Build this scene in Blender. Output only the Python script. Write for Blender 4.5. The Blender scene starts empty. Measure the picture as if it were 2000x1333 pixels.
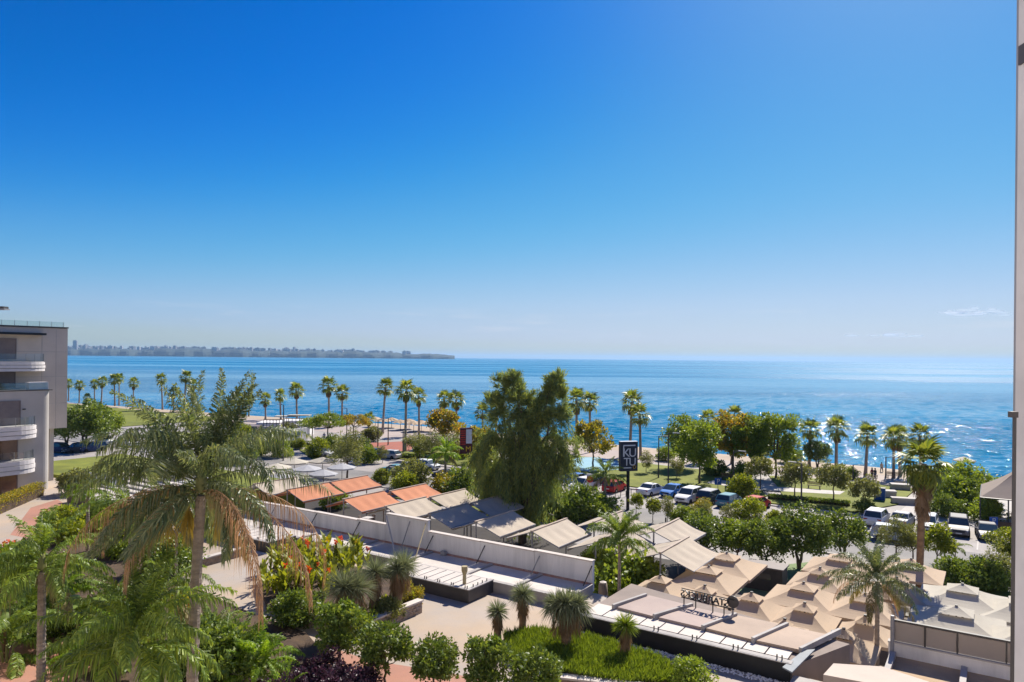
import bpy, bmesh, math, random
import numpy as np
from mathutils import Vector, Matrix
random.seed(7); RN = np.random.default_rng(11)
PI = math.pi
SC = bpy.context.scene
COL = SC.collection

# ---------------------------------------------------------------- camera, sky, sun, exposure
CAM_H = 17.0; FPX = 1400.0; HCX, HCY, ROLL = 1000.0, 700.0, 0.0092
cd = bpy.data.cameras.new('camera'); cam = bpy.data.objects.new('camera', cd); COL.objects.link(cam)
cd.sensor_width = 36.0; cd.lens = FPX / 2000.0 * 36.0
cd.shift_y = (HCY - 666.5) / 2000.0
cd.clip_start = 0.1; cd.clip_end = 90000.0
cr, sr = math.cos(ROLL), math.sin(ROLL)
cam.matrix_world = Matrix(((cr, -sr, 0, 0), (0, 0, -1, 0), (sr, cr, 0, CAM_H), (0, 0, 0, 1)))
SC.camera = cam
SUN_AZ, SUN_EL = math.radians(31), math.radians(43.5)
wd = bpy.data.worlds.new('World'); SC.world = wd; wd.use_nodes = True
nt = wd.node_tree; nt.nodes.clear()
def wn(t, **k):
    n = nt.nodes.new(t)
    for a, b in k.items(): setattr(n, a, b)
    return n
sky = wn('ShaderNodeTexSky', sky_type='NISHITA', sun_disc=False, sun_elevation=SUN_EL, sun_rotation=SUN_AZ,
         altitude=0.0, air_density=1.0, dust_density=0.36, ozone_density=2.0)
hsv = wn('ShaderNodeHueSaturation'); hsv.inputs['Saturation'].default_value = 1.5; hsv.inputs['Value'].default_value = 1.0
nt.links.new(sky.outputs[0], hsv.inputs['Color'])
tint = wn('ShaderNodeMix', data_type='RGBA', blend_type='MULTIPLY'); tint.inputs[0].default_value = 1.0; tint.inputs[7].default_value = (.56, .73, .95, 1)
nt.links.new(hsv.outputs[0], tint.inputs[6])
# gentle film-like shoulder over the whole sky (values scaled to 0..1 for the curve, then back)
dn = wn('ShaderNodeMix', data_type='RGBA', blend_type='MULTIPLY'); dn.inputs[0].default_value = 1.0; dn.inputs[7].default_value = (.1, .1, .1, 1); nt.links.new(tint.outputs[2], dn.inputs[6])
cv = wn('ShaderNodeRGBCurve'); nt.links.new(dn.outputs[2], cv.inputs['Color'])
for ci, pts in enumerate((((.03, .002), (.10, .072), (.30, .29), (.50, .42)), ((.15, .115), (.34, .325), (.50, .42), (.72, .505)), ((.45, .43), (.57, .56), (.76, .62)))):
    c_ = cv.mapping.curves[ci]; c_.points[1].location = (1.0, (.58, .60, .68)[ci])
    for p_ in pts: c_.points.new(*p_)
cv.mapping.update()
up_ = wn('ShaderNodeMix', data_type='RGBA', blend_type='MULTIPLY'); up_.inputs[0].default_value = 1.0; up_.inputs[7].default_value = (10, 10, 10, 1); nt.links.new(cv.outputs[0], up_.inputs[6])
# thin streaks of low cloud all round the horizon
tc = wn('ShaderNodeTexCoord'); sep = wn('ShaderNodeSeparateXYZ'); nt.links.new(tc.outputs['Generated'], sep.inputs[0])
mp = wn('ShaderNodeMapping'); mp.inputs['Scale'].default_value = (3.2, 3.2, 34.0); nt.links.new(tc.outputs['Generated'], mp.inputs[0])
nz = wn('ShaderNodeTexNoise'); nz.inputs['Scale'].default_value = 2.0; nz.inputs['Detail'].default_value = 6.0; nz.inputs['Roughness'].default_value = 0.6
nt.links.new(mp.outputs[0], nz.inputs['Vector'])
cr1 = wn('ShaderNodeValToRGB'); cr1.color_ramp.elements[0].position = 0.56; cr1.color_ramp.elements[1].position = 0.82
nt.links.new(nz.outputs['Fac'], cr1.inputs[0])
band = wn('ShaderNodeValToRGB'); e = band.color_ramp.elements
e[0].position = 0.012; e[0].color = (0, 0, 0, 1); e[1].position = 0.045; e[1].color = (1, 1, 1, 1)
q = e.new(0.075); q.color = (0, 0, 0, 1)
nt.links.new(sep.outputs['Z'], band.inputs[0])
mul = wn('ShaderNodeMath', operation='MULTIPLY'); nt.links.new(cr1.outputs[0], mul.inputs[0]); nt.links.new(band.outputs[0], mul.inputs[1])
mul2 = wn('ShaderNodeMath', operation='MULTIPLY'); nt.links.new(mul.outputs[0], mul2.inputs[0]); mul2.inputs[1].default_value = 0.5
mixc = wn('ShaderNodeMix', data_type='RGBA'); nt.links.new(mul2.outputs[0], mixc.inputs[0])
nt.links.new(up_.outputs[2], mixc.inputs[6]); mixc.inputs[7].default_value = (6.2, 6.2, 6.6, 1)
bg = wn('ShaderNodeBackground'); bg.inputs[1].default_value = 0.064
wo = wn('ShaderNodeOutputWorld'); nt.links.new(mixc.outputs[2], bg.inputs[0]); nt.links.new(bg.outputs[0], wo.inputs[0])
sl = bpy.data.lights.new('sun', 'SUN'); sl.energy = 4.0; sl.angle = math.radians(0.53); sl.color = (1.0, 0.93, 0.82)
sun = bpy.data.objects.new('sun', sl); COL.objects.link(sun)
SUN_DIR = Vector((math.sin(SUN_AZ) * math.cos(SUN_EL), math.cos(SUN_AZ) * math.cos(SUN_EL), math.sin(SUN_EL)))
sun.rotation_euler = SUN_DIR.to_track_quat('Z', 'Y').to_euler(); sun.location = (30, 40, 60)
vs = SC.view_settings; vs.view_transform = 'Standard'; vs.look = 'None'; vs.gamma = 1.0; vs.exposure = 1.0; vs.use_curve_mapping = False
SC.cycles.max_bounces = 6; SC.cycles.diffuse_bounces = 3; SC.cycles.glossy_bounces = 3; SC.cycles.transmission_bounces = 4
SC.cycles.transparent_max_bounces = 40; SC.cycles.volume_bounces = 0
SC.cycles.caustics_reflective = False; SC.cycles.caustics_refractive = False
SC.cycles.use_denoising = True

# ---------------------------------------------------------------- placing
AX = math.radians(34)                      # the shore, the street and the shop row all run along this direction
UX, UY, VX, VY = math.cos(AX), -math.sin(AX), math.sin(AX), math.cos(AX)
ROT = -AX
def W(u, v, z=0.0): return Vector((u * UX + v * VX, u * UY + v * VY, z))
def UV(p): return p[0] * UX + p[1] * UY, p[0] * VX + p[1] * VY
def ray(px, py):
    du, dv = px - HCX, py - HCY
    return (du * cr + dv * sr) / FPX, (-du * sr + dv * cr) / FPX
def G(px, py, z=0.0):                      # ground point seen at a photo pixel, on the level z
    a, b = ray(px, py); Y = (CAM_H - z) / b
    return Vector((a * Y, Y, z))
def GV(px, v, py=820):                     # point in column px on the strip line v
    a, b = ray(px, py); Y = v / (a * VX + VY); return Vector((a * Y, Y, 0))
def HZ(px, py, Y): return CAM_H - ray(px, py)[1] * Y
def GY(px, py, Y): a, b = ray(px, py); return Vector((a * Y, Y, CAM_H - b * Y))

# ---------------------------------------------------------------- mesh helpers
def link(name, me, mat=None, parent=None, loc=None, rz=0.0):
    o = bpy.data.objects.new(name, me); COL.objects.link(o)
    if mat is not None and me is not None:
        if isinstance(mat, (list, tuple)):
            for m in mat: me.materials.append(m)
        elif len(me.materials) == 0: me.materials.append(mat)
    if parent is not None: o.parent = parent
    if loc is not None: o.location = loc
    if rz: o.rotation_euler = (0, 0, rz)
    return o
def tag(o, label=None, cat=None, group=None, kind=None):
    if label: o['label'] = label
    if cat: o['category'] = cat
    if group: o['group'] = group
    if kind: o['kind'] = kind
    return o
def empty(name, loc=(0, 0, 0), rz=0.0, label=None, cat=None, group=None):
    o = bpy.data.objects.new(name, None); COL.objects.link(o); o.location = loc; o.rotation_euler = (0, 0, rz)
    o.empty_display_size = 0.3
    return tag(o, label, cat, group)
def copy_tree(o, parent=None):
    c = o.copy(); COL.objects.link(c); c.parent = parent
    for ch in CH.get(o.name, []) or [k for k in o.children]: copy_tree(ch, c)
    return c
CH = {}
def np_mesh(name, V, F, smooth=False):
    V = np.asarray(V, dtype=np.float32).reshape(-1, 3); F = np.asarray(F, dtype=np.int32)
    me = bpy.data.meshes.new(name); k = F.shape[1]
    me.vertices.add(len(V)); me.vertices.foreach_set('co', V.ravel())
    me.loops.add(F.size); me.loops.foreach_set('vertex_index', F.ravel())
    me.polygons.add(len(F)); me.polygons.foreach_set('loop_start', np.arange(0, F.size, k, dtype=np.int32))
    if smooth: me.polygons.foreach_set('use_smooth', np.ones(len(F), dtype=bool))
    me.update(calc_edges=True); me.validate()
    return me
class MB:
    def __init__(s): s.v = []; s.f = []; s.m = []; s.mi = 0; s.sm = []; s.smooth = False
    def add(s, vs, fs):
        b = len(s.v); s.v += [tuple(p) for p in vs]
        for f in fs: s.f.append([b + i for i in f]); s.m.append(s.mi); s.sm.append(s.smooth)
        return s
    def box(s, x0, x1, y0, y1, z0, z1):
        return s.add([(x0,y0,z0),(x1,y0,z0),(x1,y1,z0),(x0,y1,z0),(x0,y0,z1),(x1,y0,z1),(x1,y1,z1),(x0,y1,z1)],
                     [(0,3,2,1),(4,5,6,7),(0,1,5,4),(1,2,6,5),(2,3,7,6),(3,0,4,7)])
    def hexa(s, b, t): return s.add(list(b) + list(t), [(0,3,2,1),(4,5,6,7),(0,1,5,4),(1,2,6,5),(2,3,7,6),(3,0,4,7)])
    def slab(s, quad, th):                 # quad of points, thickened downwards
        t = [Vector(p) for p in quad]; n = (t[1]-t[0]).cross(t[2]-t[0]); 
        if n.z < 0: t.reverse()
        return s.hexa([p - Vector((0, 0, th)) for p in t], t)
    def prism(s, poly, z0, z1):
        n = len(poly); a = sum(poly[i][0]*poly[(i+1)%n][1]-poly[(i+1)%n][0]*poly[i][1] for i in range(n))
        if a < 0: poly = poly[::-1]
        return s.add([(p[0],p[1],z0) for p in poly] + [(p[0],p[1],z1) for p in poly],
                     [tuple(range(n))[::-1], tuple(range(n, 2*n))] + [(i,(i+1)%n,n+(i+1)%n,n+i) for i in range(n)])
    def tube(s, pts, rad, n=6, cap=True):
        pts = [Vector(p) for p in pts]; rad = rad if isinstance(rad, (list, tuple)) else [rad]*len(pts)
        vs = []; fs = []; up = None
        for i, p in enumerate(pts):
            d = (pts[min(i+1,len(pts)-1)] - pts[max(i-1,0)])
            if d.length < 1e-9: d = Vector((0,0,1))
            d.normalize()
            if up is None:
                up = Vector((1,0,0)) if abs(d.x) < 0.9 else Vector((0,1,0))
            x = (up - d*up.dot(d)).normalized(); y = d.cross(x); up = x
            for k in range(n):
                a = 2*PI*k/n; vs.append(p + (x*math.cos(a) + y*math.sin(a))*rad[i])
        for i in range(len(pts)-1):
            for k in range(n): fs.append((i*n+k, i*n+(k+1)%n, (i+1)*n+(k+1)%n, (i+1)*n+k))
        if cap: fs += [tuple(range(n))[::-1], tuple(range((len(pts)-1)*n, len(pts)*n))]
        return s.add(vs, fs)
    def lathe(s, prof, n=12, c=(0,0), cap=True):
        vs = [(c[0]+r*math.cos(2*PI*k/n), c[1]+r*math.sin(2*PI*k/n), z) for r, z in prof for k in range(n)]
        fs = [(i*n+k, i*n+(k+1)%n, (i+1)*n+(k+1)%n, (i+1)*n+k) for i in range(len(prof)-1) for k in range(n)]
        if cap: fs += [tuple(range(n))[::-1], tuple(range((len(prof)-1)*n, len(prof)*n))]
        return s.add(vs, fs)
    def mesh(s, name):
        me = bpy.data.meshes.new(name); me.from_pydata(s.v, [], s.f)
        if any(s.m): me.polygons.foreach_set('material_index', s.m)
        if any(s.sm): me.polygons.foreach_set('use_smooth', s.sm)
        me.update(); return me
    def build(s, name, mat=None, parent=None, loc=None, rz=0.0): return link(name, s.mesh(name), mat, parent, loc, rz)

# ---------------------------------------------------------------- materials
def _m(name):
    m = bpy.data.materials.new(name); m.use_nodes = True; t = m.node_tree
    b = t.nodes['Principled BSDF']; return m, t, b
def lin(c):                                # photo colours given as sRGB 0..255 are not used for albedo; this takes linear tuples
    return (c[0], c[1], c[2], 1.0)
def mat(name, c1, c2=None, scale=1.0, rough=0.7, bump=0.0, bscale=None, metal=0.0, spec=0.3, detail=4.0, stretch=None, transl=0.0, objvar=0.0, coat=0.0, stain=0.0):
    m, t, b = _m(name); L = t.links
    b.inputs['Roughness'].default_value = rough; b.inputs['Metallic'].default_value = metal
    b.inputs['Specular IOR Level'].default_value = spec
    if coat: b.inputs['Coat Weight'].default_value = coat; b.inputs['Coat Roughness'].default_value = 0.08
    c2 = c2 or tuple(x*0.8 for x in c1)
    tc = t.nodes.new('ShaderNodeTexCoord'); src = tc.outputs['Object']
    if stretch:
        mp = t.nodes.new('ShaderNodeMapping'); mp.inputs['Scale'].default_value = stretch; L.new(src, mp.inputs[0]); src = mp.outputs[0]
    n = t.nodes.new('ShaderNodeTexNoise'); n.inputs['Scale'].default_value = scale; n.inputs['Detail'].default_value = detail; n.inputs['Roughness'].default_value = 0.62
    L.new(src, n.inputs['Vector'])
    r = t.nodes.new('ShaderNodeValToRGB'); r.color_ramp.elements[0].position = 0.36; r.color_ramp.elements[1].position = 0.66
    r.color_ramp.elements[0].color = lin(c1); r.color_ramp.elements[1].color = lin(c2); L.new(n.outputs['Fac'], r.inputs[0])
    out = r.outputs[0]
    if stain:
        n3 = t.nodes.new('ShaderNodeTexNoise'); n3.inputs['Scale'].default_value = scale*0.23; n3.inputs['Detail'].default_value = 7; n3.inputs['Roughness'].default_value = 0.7
        L.new(src, n3.inputs['Vector'])
        r3 = t.nodes.new('ShaderNodeMapRange'); r3.inputs[1].default_value = 0.42; r3.inputs[2].default_value = 0.68; r3.inputs[3].default_value = 1.0; r3.inputs[4].default_value = 1.0-stain
        L.new(n3.outputs['Fac'], r3.inputs[0])
        h3 = t.nodes.new('ShaderNodeHueSaturation'); L.new(r3.outputs[0], h3.inputs['Value']); L.new(out, h3.inputs['Color']); out = h3.outputs[0]
    if objvar:
        oi = t.nodes.new('ShaderNodeObjectInfo'); h = t.nodes.new('ShaderNodeHueSaturation'); mr = t.nodes.new('ShaderNodeMapRange')
        mr.inputs[3].default_value = 1-objvar; mr.inputs[4].default_value = 1+objvar
        L.new(oi.outputs['Random'], mr.inputs[0]); L.new(mr.outputs[0], h.inputs['Value']); L.new(out, h.inputs['Color']); out = h.outputs[0]
    L.new(out, b.inputs['Base Color'])
    if bump:
        n2 = t.nodes.new('ShaderNodeTexNoise'); n2.inputs['Scale'].default_value = bscale or scale*6; n2.inputs['Detail'].default_value = 3
        L.new(src, n2.inputs['Vector']); bp = t.nodes.new('ShaderNodeBump'); bp.inputs['Strength'].default_value = bump; bp.inputs['Distance'].default_value = 0.05
        L.new(n2.outputs['Fac'], bp.inputs['Height']); L.new(bp.outputs[0], b.inputs['Normal'])
    if transl:
        tr = t.nodes.new('ShaderNodeBsdfTranslucent'); L.new(out, tr.inputs[0]); mx = t.nodes.new('ShaderNodeMixShader'); mx.inputs[0].default_value = transl
        o = t.nodes['Material Output']; L.new(b.outputs[0], mx.inputs[1]); L.new(tr.outputs[0], mx.inputs[2]); L.new(mx.outputs[0], o.inputs[0])
    return m
def leafmat(name, cols, transl=0.4, rough=0.45, spec=0.4, objvar=0.12, tcol=None):
    """cols: three tones picked leaf by leaf."""
    m, t, b = _m(name); L = t.links
    g = t.nodes.new('ShaderNodeNewGeometry'); r = t.nodes.new('ShaderNodeValToRGB'); r.color_ramp.interpolation = 'LINEAR'
    e = r.color_ramp.elements; e[0].color = lin(cols[0]); e[1].color = lin(cols[-1])
    for i, c in enumerate(cols[1:-1]): q = e.new((i+1)/(len(cols)-1)); q.color = lin(c)
    L.new(g.outputs['Random Per Island'], r.inputs[0])
    oi = t.nodes.new('ShaderNodeObjectInfo'); h = t.nodes.new('ShaderNodeHueSaturation'); mr = t.nodes.new('ShaderNodeMapRange')
    mr.inputs[3].default_value = 1-objvar; mr.inputs[4].default_value = 1+objvar
    L.new(oi.outputs['Random'], mr.inputs[0]); L.new(mr.outputs[0], h.inputs['Value']); L.new(r.outputs[0], h.inputs['Color'])
    L.new(h.outputs[0], b.inputs['Base Color']); b.inputs['Roughness'].default_value = rough; b.inputs['Specular IOR Level'].default_value = spec
    tr = t.nodes.new('ShaderNodeBsdfTranslucent'); mu = t.nodes.new('ShaderNodeMix'); mu.data_type = 'RGBA'; mu.blend_type = 'MULTIPLY'; mu.inputs[0].default_value = 1.0
    mu.inputs[7].default_value = lin(tcol or (1.9, 1.7, 0.7)); L.new(h.outputs[0], mu.inputs[6]); L.new(mu.outputs[2], tr.inputs[0])
    mx = t.nodes.new('ShaderNodeMixShader'); mx.inputs[0].default_value = transl; o = t.nodes['Material Output']
    L.new(b.outputs[0], mx.inputs[1]); L.new(tr.outputs[0], mx.inputs[2]); L.new(mx.outputs[0], o.inputs[0])
    return m
M = {}
M['paving'] = mat('pale_paving', (.44,.335,.24), (.37,.325,.29), 0.22, .75, .15, 14, stain=.22)
M['paving_red'] = mat('red_paving', (.42,.20,.14), (.36,.19,.14), 0.6, .75, .15, 14, stain=.2)
M['street'] = mat('street_pavers', (.36,.325,.30), (.30,.275,.26), 0.5, .75, .2, 8, stain=.2)
M['asphalt'] = mat('worn_asphalt', (.24,.225,.215), (.19,.18,.175), 0.4, .8, .2, 10, stain=.25)
M['sand'] = mat('beach_sand', (.43,.345,.26), (.37,.295,.22), 0.3, .9, .3, 3)
M['lawn'] = mat('lawn_grass', (.20,.215,.025), (.14,.165,.02), 0.5, .9, .5, 9, stain=.35)
M['soil'] = mat('garden_soil', (.10,.065,.04), (.06,.04,.028), 1.5, .95, .5, 12)
M['kerb'] = mat('kerb_stone', (.52,.48,.44), None, 1.2, .8)
M['white_wall'] = mat('white_render', (.82,.79,.77), (.76,.73,.71), 0.8, .85, .08, 20, stain=.32, stretch=(2.2, 2.2, .3))
M['roof_cream'] = mat('cream_roof_sheet', (.62,.55,.49), (.55,.49,.44), 0.9, .7, .1, 12, stain=.18)
M['roof_grey'] = mat('grey_roof_edge', (.42,.39,.37), None, 1.0, .7, stain=.2)
M['dark_metal'] = mat('dark_grey_metal', (.075,.068,.066), (.055,.05,.05), 1.5, .5, spec=.4)
M['black'] = mat('black_paint', (.02,.022,.026), None, 2, .4)
M['steel'] = mat('grey_steel', (.30,.30,.32), None, 2, .5, metal=.15)
M['wood'] = mat('brown_timber', (.22,.13,.075), (.15,.085,.05), 3, .7, stretch=(1,1,6))
# ---------------------------------------------------------------- sea, land, far shore, air
def water():
    m, t, b = _m('sea_water'); L = t.links
    tc = t.nodes.new('ShaderNodeTexCoord')
    def noise(scale, stretch, det, rough=.6):
        mp = t.nodes.new('ShaderNodeMapping'); mp.inputs['Scale'].default_value = stretch; L.new(tc.outputs['Object'], mp.inputs[0])
        n = t.nodes.new('ShaderNodeTexNoise'); n.inputs['Scale'].default_value = scale; n.inputs['Detail'].default_value = det; n.inputs['Roughness'].default_value = rough
        L.new(mp.outputs[0], n.inputs['Vector']); return n.outputs['Fac']
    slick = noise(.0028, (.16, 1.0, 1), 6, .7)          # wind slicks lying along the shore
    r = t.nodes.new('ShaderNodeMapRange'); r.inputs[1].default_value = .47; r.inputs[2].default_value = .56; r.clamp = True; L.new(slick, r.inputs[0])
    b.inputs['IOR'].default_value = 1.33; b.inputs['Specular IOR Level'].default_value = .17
    mixc = t.nodes.new('ShaderNodeMix'); mixc.data_type = 'RGBA'; mixc.inputs[6].default_value = (.0, .14, .285, 1); mixc.inputs[7].default_value = (.06, .255, .41, 1)  # slicks get a paler base colour, standing in for their brighter sky reflection
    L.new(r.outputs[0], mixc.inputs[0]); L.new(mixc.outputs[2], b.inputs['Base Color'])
    # far from the beach the unresolved waves widen the highlight; slicks are smoother
    sp = t.nodes.new('ShaderNodeVectorMath'); sp.operation = 'DOT_PRODUCT'; sp.inputs[1].default_value = (VX, VY, 0); L.new(tc.outputs['Object'], sp.inputs[0])
    far = t.nodes.new('ShaderNodeMapRange'); far.inputs[1].default_value = 150; far.inputs[2].default_value = 900; far.clamp = True; L.new(sp.outputs['Value'], far.inputs[0])
    rr = t.nodes.new('ShaderNodeMapRange'); rr.inputs[3].default_value = .34; rr.inputs[4].default_value = .24; L.new(r.outputs[0], rr.inputs[0])
    rx = t.nodes.new('ShaderNodeMix'); rx.data_type = 'FLOAT'; L.new(far.outputs[0], rx.inputs[0]); rx.inputs[2].default_value = .04; L.new(rr.outputs[0], rx.inputs[3]); L.new(rx.outputs[0], b.inputs['Roughness'])
    w1 = noise(.16, (.7, 1.6, 1), 3, .55); w2 = noise(.8, (.8, 1.3, 1), 3, .55)
    ad = t.nodes.new('ShaderNodeMath'); ad.operation = 'MULTIPLY_ADD'; L.new(w2, ad.inputs[0]); ad.inputs[1].default_value = .35; L.new(w1, ad.inputs[2])
    st = t.nodes.new('ShaderNodeMapRange'); st.inputs[3].default_value = .85; st.inputs[4].default_value = .4; L.new(r.outputs[0], st.inputs[0])
    bp = t.nodes.new('ShaderNodeBump'); bp.inputs['Distance'].default_value = 1.1; L.new(st.outputs[0], bp.inputs['Strength']); L.new(ad.outputs[0], bp.inputs['Height']); L.new(bp.outputs[0], b.inputs['Normal'])
    return m
SEA_Z = -1.5
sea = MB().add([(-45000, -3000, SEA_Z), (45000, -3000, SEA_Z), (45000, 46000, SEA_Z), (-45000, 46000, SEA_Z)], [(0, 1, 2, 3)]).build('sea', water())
tag(sea, 'calm deep blue sea with pale wind slicks and sun glitter', 'sea', kind='structure')
# the water nearer the beach: real short waves, so that the sun glitters on single facets
def rippled_sea():
    rng = np.random.default_rng(9); na, nr = 800, 400
    th = np.linspace(math.radians(-34), math.radians(40), na); rr = 100*np.exp(np.linspace(0, math.log(9.5), nr)); T, R_ = np.meshgrid(th, rr); X = R_*np.sin(T); Y = R_*np.cos(T); Z = np.zeros_like(X)
    for i in range(46):
        lam = 1.3*1.036**i; a = rng.normal()*.62 - AX + PI/2*0 + PI; kx, ky = math.sin(a+AX*2), math.cos(a+AX*2); fade = np.clip((lam/(.0056*R_) - 1.6)/2.0, 0, 1)
        Z += fade*.0068*lam*np.sin(2*PI/lam*(X*kx + Y*ky) + rng.random()*6.28)
    edge = np.clip((R_ - 100)/15, 0, 1)*np.clip((900 - R_)/300, 0, 1); Z = Z*edge + SEA_Z + .28*np.clip((950 - R_)/250, 0, 1)
    V = np.stack([X, Y, Z], -1).reshape(-1, 3); k = np.arange(na*nr).reshape(nr, na); F = np.stack([k[:-1, :-1], k[:-1, 1:], k[1:, 1:], k[1:, :-1]], -1).reshape(-1, 4)
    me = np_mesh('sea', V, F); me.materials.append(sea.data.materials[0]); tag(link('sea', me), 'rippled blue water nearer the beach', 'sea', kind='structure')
rippled_sea()
SH = [(-3000, 90), (-600, 120), (-285, 130), (-185, 136), (-122, 144), (-55, 138), (-18, 138), (2, 134), (60, 130), (900, 110)]
def shore(u):
    for (a, b), (c, d) in zip(SH, SH[1:]):
        if u <= c: return b + (d - b) * (u - a) / (c - a)
    return SH[-1][1]
us = [-3000, -1000, -600] + list(range(-400, 121, 6)) + [300, 900]
vs_, fs_ = [], []
for u in us: vs_ += [W(u, -400, 0), W(u, shore(u) - 17, 0)]
for i in range(len(us) - 1): fs_.append((2*i, 2*i+2, 2*i+3, 2*i+1))
tag(MB().add(vs_, fs_).build('ground', M['street']), 'pale paved ground of the waterfront', 'ground', kind='structure')
vs_, fs_ = [], []
rows = [(-17.0, 0.006), (-11, .05), (-5, -.55), (-1, -1.3), (0.8, -1.62), (5, -2.2)]
for u in us:
    w = 0.7*math.sin(u*.11) + 0.5*math.sin(u*.037 + 1)
    for k, (d, z) in enumerate(rows): vs_.append(W(u, shore(u) + d + (w if k > 2 else 0), z))
n = len(rows)
for i in range(len(us) - 1):
    for k in range(n - 1): fs_.append((i*n+k, (i+1)*n+k, (i+1)*n+k+1, i*n+k+1))
tag(MB().add(vs_, fs_).build('beach', M['sand']), 'strip of pale sandy beach along the water', 'beach', kind='structure')
def flat(name, poly, z, m, label=None, cat=None, kind='structure', step=None):
    """a ground sheet: polygon of world points on level z (with a kerb step if asked)"""
    b = MB()
    if step: b.prism([(p[0], p[1]) for p in poly], z - step, z)
    else:
        n = len(poly); a = sum(poly[i][0]*poly[(i+1)%n][1]-poly[(i+1)%n][0]*poly[i][1] for i in range(n))
        P = poly if a > 0 else poly[::-1]
        b.add([(p[0], p[1], z) for p in P], [tuple(range(n))])
    o = b.build(name, m); return tag(o, label, cat, kind=kind)
# far headland with a city on it
HD = 9000.0; MPP = HD / FPX
M['far_land'] = mat('far_wooded_cliff', (.02,.035,.035), (.04,.055,.05), .006, .95, detail=8)
M['far_bldg'] = mat('far_buildings', (.42,.40,.39), (.28,.27,.27), .02, .8, objvar=.35)
def headland():
    R = random.Random(5); top = []; 
    xs = list(range(-120, 889, 6))
    V = []; F = []
    for i, x in enumerate(xs):
        end = min(1.0, (892 - x) / 40.0); h = (15.5 + 1.6*math.sin(x*.021) + 1.2*math.sin(x*.083+1) + R.uniform(-1.0, 1.0)) * (1 - .35*max(0, x-450)/440) * (0.72 + .28*end)
        a, _ = ray(x, 690); wob = 120*math.sin(x*.05) + 60*math.sin(x*.17)
        y0 = HD + wob
        pr = [(y0, -4), (y0+8, h*.25), (y0+40, h*.55), (y0+130, h*.8), (y0+300, h), (y0+1500, h*1.05)]
        for y, hh in pr: V.append((a*y, y, SEA_Z - 1 + max(hh, -1)*MPP + (R.uniform(-4, 6) if hh > 0 else 0)))
    n = 6
    for i in range(len(xs)-1):
        for k in range(n-1): F.append((i*n+k, (i+1)*n+k, (i+1)*n+k+1, i*n+k+1))
    m = len(xs)-1; F.append(tuple(m*n+k for k in range(n)))
    tag(MB().add(V, F).build('headland', M['far_land']), 'long low wooded headland on the far side of the bay', 'headland', kind='structure')
    spec = [(147, 30, 7, 1), (158, 22, 6, 1), (168, 23, 4, 1), (324, 23, 3, 1), (342, 22, 6, 1), (285, 21, 3, 1), (418, 20, 3, 1), (560, 21, 9, 1), (575, 22, 4, 1), (690, 19, 5, 1)]
    for k in range(230):
        x = R.uniform(-60, 800); 
        spec.append((x, R.uniform(16.5, 21) * (1 - .26*max(0, x-450)/400), R.uniform(3.5, 11), 0))
    protos = {}
    for i, (x, hh, w, big) in enumerate(spec):
        a, _ = ray(x, 690); y = HD + R.uniform(250, 900); wd_ = w*MPP; H = hh*MPP
        b = MB(); d = R.uniform(25, 50)
        b.box(-wd_/2, wd_/2, -d/2, d/2, 0, H); b.box(-wd_*.2, wd_*.15, -d*.2, d*.2, H, H + R.uniform(4, 10))
        nf = max(2, int(H/9))
        for f in range(nf): b.box(-wd_/2-2, wd_/2+2, -d/2-2.5, -d/2+1, H*(f+.35)/nf, H*(f+.55)/nf)
        b.box(-wd_/2+2, -wd_/4, -d/2-1, d/2-2, H, H + 3)
        o = b.build('city_building', M['far_bldg'], None, (a*y, y, SEA_Z-1), R.uniform(-.4, .4))
        if i == 0: tag(o, 'tallest hazy tower block at the left end of the far headland', 'building', 'city blocks on the far headland')
        else: tag(o, ('tall ' if big else '') + ('slim' if w < 5 else 'medium' if w < 8 else 'broad') + ' hazy city block on the ' + ('left' if x < 300 else 'middle' if x < 560 else 'right') + ' part of the far headland', 'building', 'city blocks on the far headland')
headland()
# the air: one even, thin haze over land and sea
hz = MB().box(-46500, 46500, -4000, 47500, -14, 215).build('haze')
hm = bpy.data.materials.new('sea_haze'); hm.use_nodes = True; ht = hm.node_tree; ht.nodes.clear()
hv = ht.nodes.new('ShaderNodeVolumePrincipled'); hv.inputs['Color'].default_value = (.42, .67, 1.0, 1); hv.inputs['Density'].default_value = 4.2e-5; hv.inputs['Anisotropy'].default_value = .25
ho = ht.nodes.new('ShaderNodeOutputMaterial'); ht.links.new(hv.outputs[0], ho.inputs['Volume']); hz.data.materials.append(hm)
tag(hz, 'thin blue sea haze over the bay', 'haze', kind='stuff')

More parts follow.
